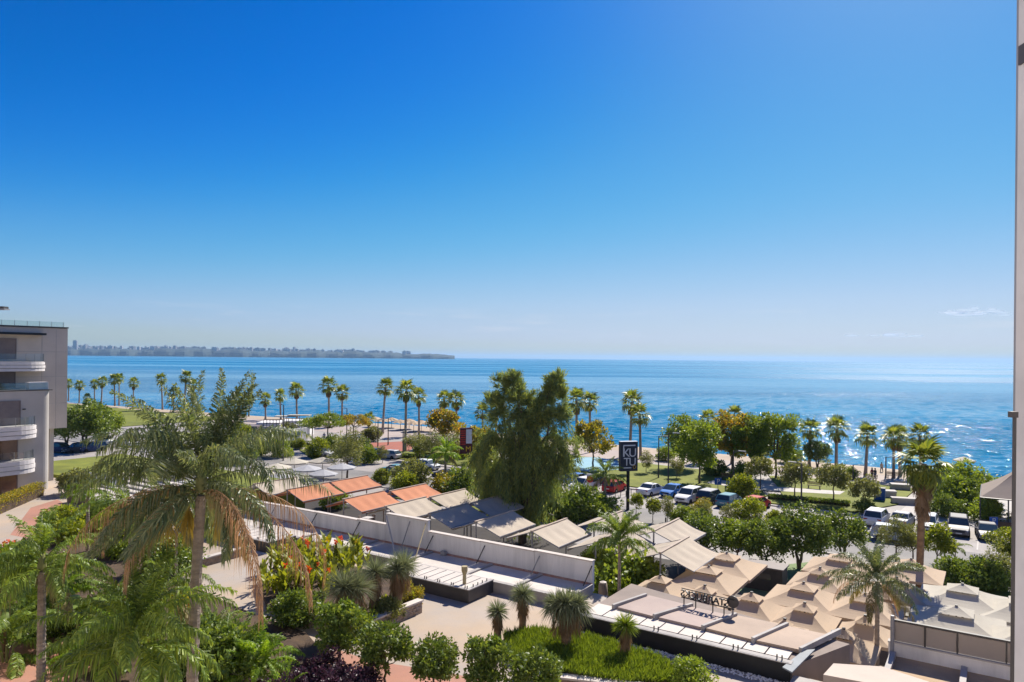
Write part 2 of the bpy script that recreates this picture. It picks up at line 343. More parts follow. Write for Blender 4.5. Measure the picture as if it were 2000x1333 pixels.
def clouds():
    R = random.Random(8); D = 30000.0; cm = bpy.data.materials.new('thin_cloud'); cm.use_nodes = True; t = cm.node_tree; t.nodes.clear()
    d = t.nodes.new('ShaderNodeBsdfDiffuse'); d.inputs[0].default_value = (.85, .85, .87, 1); tl = t.nodes.new('ShaderNodeBsdfTranslucent'); tl.inputs[0].default_value = (.85, .85, .87, 1); tr = t.nodes.new('ShaderNodeBsdfTransparent')
    m1 = t.nodes.new('ShaderNodeMixShader'); m2 = t.nodes.new('ShaderNodeMixShader'); m2.inputs[0].default_value = .16; o = t.nodes.new('ShaderNodeOutputMaterial'); L = t.links
    L.new(d.outputs[0], m1.inputs[1]); L.new(tl.outputs[0], m1.inputs[2]); L.new(tr.outputs[0], m2.inputs[1]); L.new(m1.outputs[0], m2.inputs[2]); L.new(m2.outputs[0], o.inputs[0])
    for px, py, w, h, n, lb in ((1900, 614, 150, 9, 26, 'small thin white cloud low over the sea at the right'), (1730, 657, 110, 8, 12, 'faint low cloud streak above the right horizon')):
        b = MB(); b.smooth = True
        for i in range(n):
            x = R.gauss(0, .26)*w; y = -abs(R.gauss(0, .35))*h*(1 - min(1, abs(x)/w)); a = R.uniform(8, 26)*w/150; c = R.uniform(1.6, 3.4); k = D/FPX; dy = R.uniform(-900, 900)
            vs = []; ns, nr_ = 10, 5
            for j in range(nr_+1):
                ph = -PI/2 + PI*j/nr_
                for q in range(ns): vs.append(((x + a*math.cos(ph)*math.cos(2*PI*q/ns))*k, dy + a*.5*k*math.cos(ph)*math.sin(2*PI*q/ns), (-y + c*math.sin(ph))*k))
            b.add(vs, [(j*ns+q, j*ns+(q+1) % ns, (j+1)*ns+(q+1) % ns, (j+1)*ns+q) for j in range(nr_) for q in range(ns)])
        o_ = b.build('cloud', cm, None, GY(px, py, D)); tag(o_, lb, 'cloud', kind='structure')
clouds()
# ---------------------------------------------------------------- plants: builders
def unit(a): return a / np.maximum(np.linalg.norm(a, axis=-1, keepdims=True), 1e-9)
def leafquads(P, D, S, l, w):
    l = np.asarray(l).reshape(-1, 1); w = np.asarray(w).reshape(-1, 1); n = len(P)
    V = np.stack([P, P + D*l*.45 + S*w*.5, P + D*l, P + D*l*.45 - S*w*.5], 1).reshape(-1, 3)
    return V, np.arange(4*n).reshape(-1, 4)
def cloud(rng, C, R, per, l, w, up=0.0, out=1.0, shell=.55, flat=1.0):
    """leaves spread through clumps with centres C and radii R"""
    C = np.repeat(np.asarray(C, float), per, 0); R = np.repeat(np.asarray(R, float), per)
    n = len(C); d = unit(rng.normal(size=(n, 3))); r = (shell + (1-shell)*rng.random(n))*R
    off = d*r[:, None]; off[:, 2] *= flat; P = C + off
    D = unit(d*out + rng.normal(size=(n, 3))*.7 + np.array([0, 0, up])); S = unit(np.cross(D, rng.normal(size=(n, 3))))
    return leafquads(P, D, S, l*(.6 + .8*rng.random(n)), w*(.6 + .8*rng.random(n)))
def crown_clumps(rng, n, rx, rz, zc, r0, hollow=.45, low=-.6):
    out = []
    while len(out) < n:
        p = rng.normal(size=3); p /= np.linalg.norm(p)
        if p[2] < low: continue
        k = hollow + (1-hollow)*rng.random()**.6
        out.append((p[0]*rx*k*(.8+.4*rng.random()), p[1]*rx*k*(.8+.4*rng.random()), zc + p[2]*rz*k*(.85+.3*rng.random())))
    return np.array(out), r0*(.65 + .7*rng.random(n))
def limb(mb, a, b, r0, r1, rng, n=5, seg=4, sag=.08):
    a, b = np.array(a, float), np.array(b, float); L = np.linalg.norm(b-a); pts = []; rr = []
    for i in range(seg+1):
        t = i/seg; p = a + (b-a)*t + rng.normal(size=3)*L*sag*math.sin(PI*t)*.6; pts.append(p); rr.append(r0 + (r1-r0)*t)
    mb.tube(pts, rr, n)
def broadleaf(seed, H, rx, rz, th, r, ncl, per, ll, lw, clr, leafm, barkm, stems=1, low=-.6, lean=0.0, up=.15, hollow=.45, flat=.9):
    rng = np.random.default_rng(seed); zc = H - rz
    C, R = crown_clumps(rng, ncl, rx, rz, zc, clr, hollow, low)
    C[:, 0] += lean
    V, F = cloud(rng, C, R, per, ll, lw, up, flat=flat); cm = np_mesh('crown', V, F); cm.materials.append(leafm)
    mb = MB(); mb.smooth = True
    for s in range(stems):
        a = 2*PI*s/stems; top = (lean*.4 + (.12*rx*math.cos(a) if stems > 1 else 0), .12*rx*math.sin(a) if stems > 1 else 0, th)
        b0 = (.05*s, .03*s, -.05); limb(mb, b0, top, r, r*.62, rng, 7, 5, .03)
        idx = rng.permutation(ncl)[:max(4, ncl//(4*stems))]
        for i in idx: limb(mb, top, C[i], r*.45, r*.1, rng, 4, 3, .1)
    tm = mb.mesh('trunk'); tm.materials.append(barkm)
    return tm, cm
def plant(name, parts, loc, label, cat, group=None, rz=0.0, s=1.0, sz=None):
    """an Empty with shared-mesh parts: parts = [(name, mesh), ...]"""
    o = empty(name, loc, rz, label, cat, group); o.scale = (s, s, sz or s)
    for n, me in parts: link(n, me, None, o)
    return o
def fan_leaf(rng, V, F, pet, rad, org, az, el, droop=.35, nseg=13, spread=2.0, fold=.25):
    """fan palm leaf on a petiole, appended to V (points) / F (quads)"""
    ca, sa = math.cos(az), math.sin(az)
    def T(x, y, z):                        # local x outward, y sideways, z up -> tilt by el, turn by az
        X = x*math.cos(el) - z*math.sin(el); Z = x*math.sin(el) + z*math.cos(el)
        return (org[0] + X*ca - y*sa, org[1] + X*sa + y*ca, org[2] + Z)
    b = len(V); w = .025*rad/.8
    V += [T(0, -w, 0), T(pet, -w*.7, -.06*pet), T(pet, w*.7, -.06*pet), T(0, w, 0)]; F.append((b, b+1, b+2, b+3))
    for k in range(nseg):
        a = -spread/1.0 + 2*spread*k/(nseg-1); L = rad*(1 - .28*(abs(a)/spread)**2)*(.88+.24*rng.random()); wd_ = spread*rad*.55/nseg
        ux, uy = math.cos(a), math.sin(a); z0 = -.06*pet; zf = fold*abs(math.sin(a))*.5
        p0 = (pet, 0, z0); m = (pet + ux*L*.55, uy*L*.55, z0 + zf*L*.55 - droop*L*.06); t = (pet + ux*L*.95, uy*L*.95, z0 + zf*L*.7 - droop*L*(.5+.3*rng.random()))
        nx, ny = -uy*wd_, ux*wd_; b = len(V)
        V += [T(*p0), T(m[0]-nx, m[1]-ny, m[2]), T(m[0]+nx, m[1]+ny, m[2]), T(*t)]
        F += [(b, b+1, b+3, b+2)]
def pinnate(rng, L, e0, e1, n, ll, lw, hang=.5, plume=.35, r=.022, curl=1.25, side=0.0):
    """feather leaf along +X: rachis arc from elevation e0 to e1, leaflets both sides"""
    N = 14; pts = [np.zeros(3)]; tan = []
    for i in range(N):
        t = (i+.5)/N; el = e0 + (e1-e0)*t**curl; az = side*t
        d = np.array([math.cos(el)*math.cos(az), math.cos(el)*math.sin(az), math.sin(el)]); tan.append(d); pts.append(pts[-1] + d*L/N)
    V, F = [], []
    for i in range(N+1):
        k = r*(1 - .85*i/N); d = tan[min(i, N-1)]; s = unit(np.cross(d, [0, 0, 1.0001])); u = np.cross(s, d)
        for a in (0, 2.09, 4.19): V.append(pts[i] + (s*math.cos(a) + u*math.sin(a))*k)
    for i in range(N):
        for k in range(3): F.append((3*i+k, 3*i+(k+1) % 3, 3*i+3+(k+1) % 3, 3*i+3+k))
    V = [np.array(v) for v in V]
    for j in range(n):
        t = .13 + .86*j/(n-1); f = t*N; i = min(int(f), N-1); p = pts[i] + (pts[i+1]-pts[i])*(f-i); d = tan[i]
        s0 = unit(np.cross(d, [0, 0, 1.0001])); u = np.cross(s0, d)
        env = min(1, .35 + 2.2*(t-.1)) * (1 - .72*max(0, t-.55)/.45)
        for sg in (-1, 1):
            q = ll*env*(.8+.4*rng.random()); a = plume*rng.normal(); D = unit(s0*sg*math.cos(a) + u*math.sin(a) + d*(.45+.5*t))
            m = p + D*q*.5 - np.array([0, 0, hang*q*.12]); e = p + D*q*.72 - np.array([0, 0, hang*q*(.55+.4*rng.random())])
            wv = unit(np.cross(D, u + .3*rng.normal(size=3)))*lw*.5; b = len(V)
            V += [p - wv*.4, p + wv*.4, m + wv, m - wv, e]
            F += [(b, b+1, b+2, b+3), (b+3, b+2, b+4, b+4)]
    V = np.array(V); me = bpy.data.meshes.new('frond'); me.from_pydata(V.tolist(), [], [f if len(set(f)) == 4 else f[:3] for f in F]); me.update(); return me
def frond_set(seed, L, n, ll, lw, mats, classes, hang=.5, plume=.35, var=3, curl=1.25):
    rng = np.random.default_rng(seed); out = {}
    for key, (e0, e1, k, mt, hg) in classes.items():
        out[key] = []
        for i in range(var):
            dd = key == 'dead'; me = pinnate(rng, L*k*(.92+.16*rng.random()), e0 + rng.normal()*.08, e1 + rng.normal()*.12, n, ll*.42 if dd else ll, lw*.45 if dd else lw, (2.4 if dd else 1)*hg*hang/.5, plume, curl=curl, side=rng.normal()*.25); me.materials.append(mats[mt]); out[key].append(me)
    return out
def feather_palm(name, loc, th, r0, r1, lean, fronds, plan, label, cat='palm', group=None, seed=1, trunkm=None, shaft=None, dead=None, s=1.0):
    """plan: list of (class, count, z offset); every frond is a part of its own"""
    rng = random.Random(seed); o = empty(name, loc, 0, label, cat, group); o.scale = (s, s, s)
    mb = MB(); mb.smooth = False; n = 56; pts = []; rr = []
    for i in range(n+1):
        t = i/n; pts.append((lean[0]*t*t, lean[1]*t*t, th*t - .1)); rr.append((r0 + (r1-r0)*t)*((1.05 if i % 2 else .94) + rng.uniform(-.02, .02)))
    mb.tube(pts, rr, 9); mb.build('trunk', trunkm or M['palm_bark'], o)
    top = Vector((lean[0], lean[1], th))
    if shaft: MB().tube([top, top + Vector((0, 0, shaft*.5)), top + Vector((0, 0, shaft))], [r1*1.25, r1*1.1, r1*.45], 8).build('crownshaft', M['palm_green_stem'], o)
    g = 2.39996; k = 0
    for cls, cnt, dz in plan:
        for i in range(cnt):
            f = link('frond', rng.choice(fronds[cls]), None, o, top + Vector((0, 0, dz + rng.uniform(-.06, .06)))); k += 1
            f.rotation_euler = (rng.uniform(-.25, .25), rng.uniform(-.08, .08), k*g + rng.uniform(-.25, .25)); q = rng.uniform(.88, 1.1); f.scale = (q, q, q)
    return o
def spiky_head(rng, n, L, w, zlow=-.55, jit=.12, droop=.15, c=(0, 0, 0), r0=.05):
    d = rng.normal(size=(n*2, 3)); d = unit(d); d = d[d[:, 2] > zlow][:n]; n = len(d)
    P = np.array(c) + d*r0; S = unit(np.cross(d, rng.normal(size=(n, 3)))); l = L*(.8+.3*rng.random(n)); 
    mid = P + d*l[:, None]*.55; tip = P + d*l[:, None]; tip[:, 2] -= droop*l*np.clip(1-d[:, 2], 0, 1.2)
    V = np.stack([P - S*w*.4, P + S*w*.4, mid + S*w*.5, mid - S*w*.5, tip], 1).reshape(-1, 3); b = np.arange(n)[:, None]*5
    F = np.concatenate([b + np.array([[0, 1, 2, 3]]), b + np.array([[3, 2, 4, 4]])], 0)
    return V, F
def tri_mesh(name, V, F):
    me = bpy.data.meshes.new(name); me.from_pydata(np.asarray(V).tolist(), [], [tuple(f) if f[2] != f[3] else tuple(f[:3]) for f in np.asarray(F).tolist()]); me.update(); return me
M['palm_bark'] = mat('palm_bark', (.36,.29,.23), (.24,.19,.15), 2.5, .9, .6, 10, stretch=(1, 1, 3), objvar=.12)
M['palm_bark_brown'] = mat('brown_palm_bark', (.30,.19,.11), (.19,.12,.07), 3, .95, .6, 12, stretch=(1, 1, 2), objvar=.15)
M['bark'] = mat('tree_bark', (.16,.12,.09), (.10,.075,.055), 4, .95, .5, 14, stretch=(1, 1, .4))
M['palm_green_stem'] = mat('palm_green_stem', (.20,.20,.07), (.14,.16,.06), 3, .6)
M['frond'] = leafmat('palm_frond_green', [(0.082,0.134,0.026), (0.148,0.221,0.035), (0.252,0.321,0.051)], .38, .42, .3)
M['frond_grey'] = leafmat('queen_palm_frond', [(0.069,0.113,0.056), (0.136,0.168,0.079), (0.221,0.249,0.128)], .36, .38, .35)
M['frond_bright'] = leafmat('bright_palm_frond', [(0.114,0.209,0.019), (0.192,0.302,0.028), (0.293,0.398,0.039)], .45, .42, .3)
M['frond_dead'] = leafmat('dead_palm_frond', [(.297,.162,.081), (.432,.257,.135), (.567,.378,.230)], .25, .8, .2, tcol=(1.3, 1.1, .8))
M['frond_olive'] = leafmat('ageing_palm_frond', [(0.176,0.143,0.061), (0.230,0.200,0.079), (0.297,0.258,0.109)], .3, .6, .3, tcol=(1.4, 1.2, .7))
M['fan'] = leafmat('fan_palm_leaf', [(0.066,0.103,0.024), (0.141,0.189,0.038), (0.260,0.284,0.059)], .38, .42, .3)
M['fan_dead'] = leafmat('dead_fan_leaf', [(.16,.10,.055), (.24,.16,.09), (.30,.21,.13)], .2, .85, .2, tcol=(1.3, 1.1, .8))
M['leaf_mid'] = leafmat('mid_green_leaf', [(0.089,0.139,0.022), (0.161,0.232,0.030), (0.263,0.326,0.047)], .38)
M['leaf_dark'] = leafmat('dark_green_leaf', [(0.064,0.105,0.023), (0.117,0.179,0.032), (0.214,0.267,0.047)], .28)
M['leaf_olive'] = leafmat('olive_leaf', [(0.113,0.125,0.047), (0.175,0.193,0.069), (0.244,0.269,0.100)], .32)
M['leaf_lime'] = leafmat('lime_leaf', [(0.106,0.153,0.015), (0.167,0.212,0.022), (0.258,0.281,0.033)], .42)
M['leaf_yellow'] = leafmat('yellowing_leaf', [(0.096,0.122,0.018), (0.183,0.190,0.024), (0.389,0.286,0.031), (0.131,0.150,0.024)], .42)
M['leaf_autumn'] = leafmat('autumn_leaf', [(0.126,0.146,0.028), (0.188,0.206,0.036), (0.478,0.258,0.036), (0.147,0.172,0.028), (0.414,0.326,0.043)], .4)
M['leaf_willow'] = leafmat('weeping_leaf', [(0.112,0.161,0.078), (0.173,0.231,0.098), (0.330,0.336,0.091), (0.150,0.196,0.091)], .42, .6, .12, tcol=(1.5, 1.5, .8))
M['leaf_bluegreen'] = leafmat('blue_green_spike_leaf', [(0.137,0.154,0.091), (0.210,0.232,0.132), (0.297,0.326,0.196)], .3, .55, .15, tcol=(1.3, 1.3, .9))
M['leaf_purple'] = leafmat('purple_leaf', [(.03,.015,.028), (.06,.03,.05), (.10,.055,.08)], .3, tcol=(1.3, .9, 1.1))
M['leaf_canna'] = leafmat('canna_leaf', [(.07,.12,.015), (.13,.19,.02), (.26,.27,.03), (.10,.15,.02)], .42)
M['petal_orange'] = leafmat('orange_petal', [(.62,.10,.015), (.75,.17,.02), (.70,.06,.02)], .35, tcol=(1.2, 1, .8))
M['petal_yellow'] = leafmat('yellow_petal', [(.70,.50,.02), (.80,.62,.03), (.62,.55,.02)], .35, tcol=(1.2, 1.1, .7))
M['petal_red'] = leafmat('red_petal', [(.55,.03,.03), (.6,.05,.05), (.5,.02,.04)], .3, tcol=(1.2, 1, 1))
# ---------------------------------------------------------------- waterfront: lawns, walks, street
def uvpoly(l): return [W(u, v) for u, v in l]
flat('asphalt_road', uvpoly([(-320, 68.6), (60, 68.6), (60, 76.2), (-320, 76.2)]), .004, M['asphalt'], 'grey asphalt lane through the car park', 'road')
flat('parking_bays', uvpoly([(-260, 76.3), (45, 76.3), (45, 86.4), (-260, 86.4)]), .006, mat('parking_pavers', (.37,.335,.31), (.31,.285,.27), .8, .8, .3, 5, stain=.25), 'pale paved parking bays beside the lawn', 'parking')
LAWN_Z = .12
def lawn(poly, label, m=None): return flat('lawn', poly, LAWN_Z, m or M['lawn'], label, 'lawn', step=.16)
lawn(uvpoly([(-51, 88), (-25.5, 88), (-23.5, 92), (-27, 100), (-31.5, 107.5), (-63, 110), (-62, 96)]), 'sunlit lawn behind the parked white sedan')
lawn(uvpoly([(-23.5, 87.6), (-13.0, 88.2), (-9.5, 96), (-8.6, 109.5), (-18, 110.5), (-27.5, 108.5), (-24.5, 101), (-21.8, 93)]), 'lawn beneath the row of small round trees')
lawn(uvpoly([(-97, 88.5), (-66, 88.5), (-64, 97), (-78, 98), (-92, 95)]), 'strip of lawn beside the red play court')
lawn(uvpoly([(-150, 80), (-112, 84), (-104, 92), (-116, 92.6), (-150, 90)]), 'lawn in front of the white wall sign')
lawn(uvpoly([(-300, 85), (-170, 85), (-170, 118), (-300, 118)]), 'far lawn behind the apartment block')
flat('play_court', [G(1103, 908), G(1128, 895), G(1165, 895), G(1212, 903), G(1212, 919), G(1150, 923), G(1108, 918)], LAWN_Z + .012, mat('blue_rubber', (.24,.42,.50), (.20,.38,.47), .5, .8), 'pale blue rubber play surface on the lawn', 'play area', step=.01)
flat('sand_court', [G(718, 866), G(800, 862), G(806, 874), G(800, 882), G(722, 880)], .03, mat('red_clay', (.36,.12,.08), (.30,.11,.08), .5, .9), 'red rubber court beside the beach', 'court', step=.05)
flat('promenade', uvpoly([(-330, 110.8), (40, 110.8), (40, 121.6), (-330, 121.6)]), .008, mat('promenade_paving', (.42,.34,.30), (.36,.30,.27), .5, .8, .2, 6, stain=.2), 'pinkish paved promenade along the beach', 'promenade')
flat('garden_path', [G(1380, 945), G(1460, 958), G(1640, 968), G(1650, 962), G(1470, 950), G(1400, 938)], LAWN_Z + .01, M['kerb'], 'pale path crossing the park lawn', 'path', step=.01)
flat('plaza', uvpoly([(-9.2, 88), (40, 88), (40, 110), (-7.6, 110)]), .012, mat('plaza_paving', (.45,.42,.39), (.40,.37,.35), .6, .8), 'pale plaza with stone benches beside the lawn', 'plaza')
for i, (u0, u1, v0, v1, lb) in enumerate([(-9.5, -3.6, 63.4, 65.4, 'narrow grass verge beside the fan palm trunk'), (-1.4, 8, 62.6, 64.4, 'narrow grass verge at the right end of the street'), (-60, -38, 63.6, 66.2, 'grass verge beneath the weeping tree')]):
    flat('grass_verge', uvpoly([(u0, v0), (u1, v0), (u1, v1), (u0, v1)]), .13, M['lawn'], lb, 'verge', step=.15)
lawn([G(x, y) for x, y in ((585,880),(640,866),(712,862),(716,880),(660,896),(610,898))], 'lawn with shrubs between beach bar and red court')
lawn([G(x, y) for x, y in ((806,866),(900,872),(915,886),(860,893),(806,884))], 'lawn under the olive trees right of the red court')
# painted bay lines
for i, u in enumerate([-38.2, -35.5, -32.8, -30.1, -27.4, -24.7, -22.0, -12.0, -9.3, -6.6, -3.9, -1.3, 1.4]):
    o = flat('bay_line', uvpoly([(u, 77.6), (u+.12, 77.6), (u+.12, 85.4), (u, 85.4)]), .010, M['kerb'], 'painted white line between two parking bays', 'line'); o['group'] = 'parking bay lines'
kb = MB()
for a, b in (((-240, 86.4), (-9.6, 86.4)), ((-240, 67.9), (-10.5, 67.9))):
    kb.hexa([W(a[0], a[1]), W(b[0], b[1]), W(b[0], b[1]+.22), W(a[0], a[1]+.22)], [W(a[0], a[1], .13), W(b[0], b[1], .13), W(b[0], b[1]+.22, .13), W(a[0], a[1]+.22, .13)])
tag(kb.build('kerb', M['kerb']), 'pale stone kerb along the car park', 'kerb', kind='structure')
# restaurant court below the awnings
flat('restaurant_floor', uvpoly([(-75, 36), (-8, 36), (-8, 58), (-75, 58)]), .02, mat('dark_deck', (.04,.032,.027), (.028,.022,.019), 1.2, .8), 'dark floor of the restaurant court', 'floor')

# ---------------------------------------------------------------- podium terrace
TZ = 4.0
flat('terrace', uvpoly([(-86, -30), (-2, -30), (-2, 31.2), (-16.6, 31.2), (-17.5, 35.6), (-86, 35.6)]), TZ, M['paving'], 'broad pale paved garden terrace', 'terrace', step=4.0)
def tp(*l, z=TZ): return [G(x, y, z) for x, y in l]
flat('red_path', tp((0, 1205), (60, 1215), (150, 1262), (230, 1270), (330, 1300), (330, 1420), (60, 1400), (0, 1290)), TZ + .004, M['paving_red'], 'red paved garden path', 'path')
flat('red_path', tp((640, 1262), (720, 1290), (880, 1315), (960, 1333), (930, 1420), (700, 1350), (560, 1300)), TZ + .004, M['paving_red'], 'red paved path behind the round trees', 'path')
flat('red_path', tp((60, 992), (112, 976), (152, 1000), (152, 1030), (70, 1055), (20, 1045)), TZ + .004, M['paving_red'], 'red paving near the apartment block', 'path')
# ---------------------------------------------------------------- shop roofs and parapet at the terrace edge
def glassmat(name, tint=(.86,.90,.90), a=.07):
    m = bpy.data.materials.new(name); m.use_nodes = True; t = m.node_tree; t.nodes.clear(); L = t.links
    tr = t.nodes.new('ShaderNodeBsdfTransparent'); tr.inputs[0].default_value = lin(tint); gl = t.nodes.new('ShaderNodeBsdfGlossy'); gl.inputs['Roughness'].default_value = .04; gl.inputs[0].default_value = (.9, .95, 1, 1)
    mx = t.nodes.new('ShaderNodeMixShader'); mx.inputs[0].default_value = a; o = t.nodes.new('ShaderNodeOutputMaterial')
    L.new(tr.outputs[0], mx.inputs[1]); L.new(gl.outputs[0], mx.inputs[2]); L.new(mx.outputs[0], o.inputs[0]); return m
M['glass'] = glassmat('clear_glass'); 
def darkglass(name, c, r=.08): return mat(name, c, c, 1, r, spec=.9)
M['win'] = darkglass('window_glass', (.03,.035,.04))
M['roof_plank'] = mat('cream_roof_plank', (.60,.54,.48), (.52,.47,.42), .8, .7, .1, 10, objvar=.05, stain=.2)
M['shutter'] = mat('taupe_shutter', (.20,.165,.155), (.17,.14,.135), 2, .6)
def frame_box(mb, u0, u1, v0, v1, z0, z1): mb.hexa([W(u0,v0,z0), W(u1,v0,z0), W(u1,v1,z0), W(u0,v1,z0)], [W(u0,v0,z1), W(u1,v0,z1), W(u1,v1,z1), W(u0,v1,z1)])
def ubox(name, u0, u1, v0, v1, z0, z1, m, parent=None):
    mb = MB(); frame_box(mb, u0, u1, v0, v1, z0, z1); return mb.build(name, m, parent)
RZ = 4.55
def parapet():
    o = empty('parapet_wall', (0, 0, 0), 0, 'long white parapet wall with slanting braces behind the shop roofs', 'wall')
    segs = [(-60.5, -54.6, 1.55), (-54.6, -50.2, 1.4), (-50.2, -45.6, 1.3), (-45.6, -41.0, 1.32), (-41.0, -36.6, 1.35), (-36.6, -33.9, 1.42), (-33.9, -30.2, 2.35), (-30.2, -26.0, 1.5), (-26.0, -22.1, 1.52), (-22.1, -18.3, 1.56)]
    for i, (a, b, h) in enumerate(segs):
        mb = MB(); h *= .8; frame_box(mb, a, b-.03, 35.3, 35.52, RZ-.4, RZ+h); w = mb.build('wall_panel', M['white_wall'], o)
        ubox('coping', a, b-.03, 35.26, 35.62, RZ+h, RZ+h+.07, M['roof_cream'], w)
    for i, u in enumerate([-58, -54.6, -50.2, -45.6, -41.0, -36.6, -32.0, -30.0, -25.9, -22.0, -18.6]):
        h = 1.7 if -33 < u < -31 else 1.05
        MB().tube([W(u, 34.75, RZ+.03), W(u+.25, 35.27, RZ+h)], .035, 5).build('brace', M['dark_metal'] if i % 3 else M['steel'], o)
    ubox('flashing', -60.5, -18.3, 35.2, 35.3, RZ-.1, RZ+.09, mat('rust_red_flashing', (.34,.16,.12), (.42,.30,.26), 1.5, .8), o)
    MB().tube([W(-33.8, 35.2, RZ+1.8), W(-31.5, 33.6, RZ+.1)], .05, 6).build('guy_pole', M['kerb'], o)
    MB().tube([W(-30.3, 35.2, RZ+1.8), W(-29.2, 32.9, RZ+.06)], .035, 6).build('guy_pole', mat('yellow_rope', (.45,.36,.20), None, 2), o)
    return o
parapet()
def shop_roof():
    o = empty('shop_roof', (0, 0, 0), 0, 'long cream shop roof of wide panels along the white parapet', 'roof')
    ubox('roof_slab', -60.5, -18.3, 32.5, 35.3, TZ-.3, RZ-.06, M['roof_grey'], o)
    us_ = [-60.5, -58.4, -53.7, -49.0, -44.2, -39.4, -34.6, -29.8, -25.1, -21.6, -18.35]
    for i, (a, b) in enumerate(zip(us_, us_[1:])):
        ubox('roof_panel', a+.16, b-.16, 32.85, 35.22, RZ-.055, RZ-.01, M['roof_plank'], o)
        ubox('roof_lip', b-.12, b+.12, 32.6, 35.2, RZ-.055, RZ+.07, M['roof_grey'], o)
    ubox('gutter', -60.5, -18.3, 32.5, 32.8, RZ-.055, RZ+.03, M['roof_grey'], o)
    MB().box(-.16, .16, -.12, .12, 0, .28).build('vent_box', M['steel'], o, W(-28.7, 35.05, RZ), ROT)
    return o
shop_roof()
def bay(u0, u1, v0, v1, n, label, zt=RZ+.14, chimney=None):
    o = empty('roof_bay', (0, 0, 0), 0, label, 'roof')
    ubox('fascia', u0, u1, v0, v0+.16, TZ-.1, zt, M['dark_metal'], o); ubox('fascia', u1-.16, u1, v0+.165, v1, TZ-.1, zt, M['dark_metal'], o); ubox('fascia', u0, u0+.16, v0+.165, v1, TZ-.1, zt, M['dark_metal'], o)
    ubox('rim', u0-.05, u1+.05, v0-.05, v0+.2, zt, zt+.05, M['roof_grey'], o); ubox('rim', u1-.2, u1+.05, v0+.205, v1, zt, zt+.05, M['roof_grey'], o)
    w = (u1-u0-.4)/n
    for i in range(n): ubox('roof_plank', u0+.2+i*w+.03, u0+.2+(i+1)*w-.03, v0+.22, v1, zt-.3, zt-.02, M['roof_plank'], o)
    k = int((u1-u0)/.95)
    for i in range(k+1):
        u = u0 + .3 + i*(u1-u0-.6)/k
        MB().tube([W(u, v0+.08, zt+.05), W(u, v0+.08, zt+.2)], .03, 5).build('rail_post', M['black'], o)
        MB().tube([W(u+.14, v0+.08, zt+.05), W(u+.14, v0+.08, zt+.2)], .03, 5).build('rail_post', M['black'], o)
    for i in range(4):
        v = v0 + .5 + i*(v1-v0-.6)/4
        MB().tube([W(u1-.08, v, zt+.05), W(u1-.08, v, zt+.2)], .03, 5).build('rail_post', M['black'], o)
    if chimney:
        MB().lathe([(.10, 0), (.10, .55), (.17, .75), (.17, 1.0), (.15, 1.0)], 10).build('flue', mat('stained_flue', (.42,.35,.20), (.30,.24,.14), 3), o, W(chimney[0], chimney[1], zt-.05))
    return o
bay(-50.5, -39.6, 30.2, 32.45, 14, 'dark edged roof bay behind the tall feather palm')
bay(-30.2, -23.0, 30.2, 32.45, 11, 'dark edged roof bay with a stained flue beside the stone planter', chimney=(-23.9, 31.0))
bay(-67.5, -57.6, 30.4, 32.45, 12, 'dark edged roof bay beside the apartment block')
ubox('pebble_strip', -50.6, -39.5, 29.75, 30.12, TZ, TZ+.03, M['kerb'])['kind'] = 'structure'
# left flat roofs and low white walls past the palm
lr = empty('flat_roof', (0, 0, 0), 0, 'pale flat roof with low walls beside the apartment block lawn', 'roof')
ubox('roof_slab', -76, -60.7, 33.4, 40.5, TZ-.3, RZ-.1, M['roof_plank'], lr)
for i in range(5): ubox('roof_lip', -76, -60.8, 34.5+i*1.25, 34.68+i*1.25, RZ-.095, RZ+.05, M['roof_grey'], lr)
ubox('low_wall', -69.5, -60.7, 40.0, 40.3, RZ-.1, RZ+.95, M['white_wall'], lr); ubox('low_wall', -60.65, -60.4, 36.0, 40.3, RZ-.1, RZ+1.1, M['white_wall'], lr)
MB().hexa([W(-76,33.2,TZ+.02),W(-69,33.2,TZ+.02),W(-69,36.4,TZ+.02),W(-76,36.4,TZ+.02)],[W(-76,33.3,TZ+.06),W(-69,33.3,TZ+.06),W(-69,36.3,TZ+1.1),W(-76,36.3,TZ+1.1)]).build('skylight', M['steel'], lr)
flat('side_lawn', uvpoly([(-100, 37.5), (-62, 41), (-62, 52), (-100, 52)]), 3.3, M['lawn'], 'bright lawn beside the apartment block', 'lawn', step=3.3)

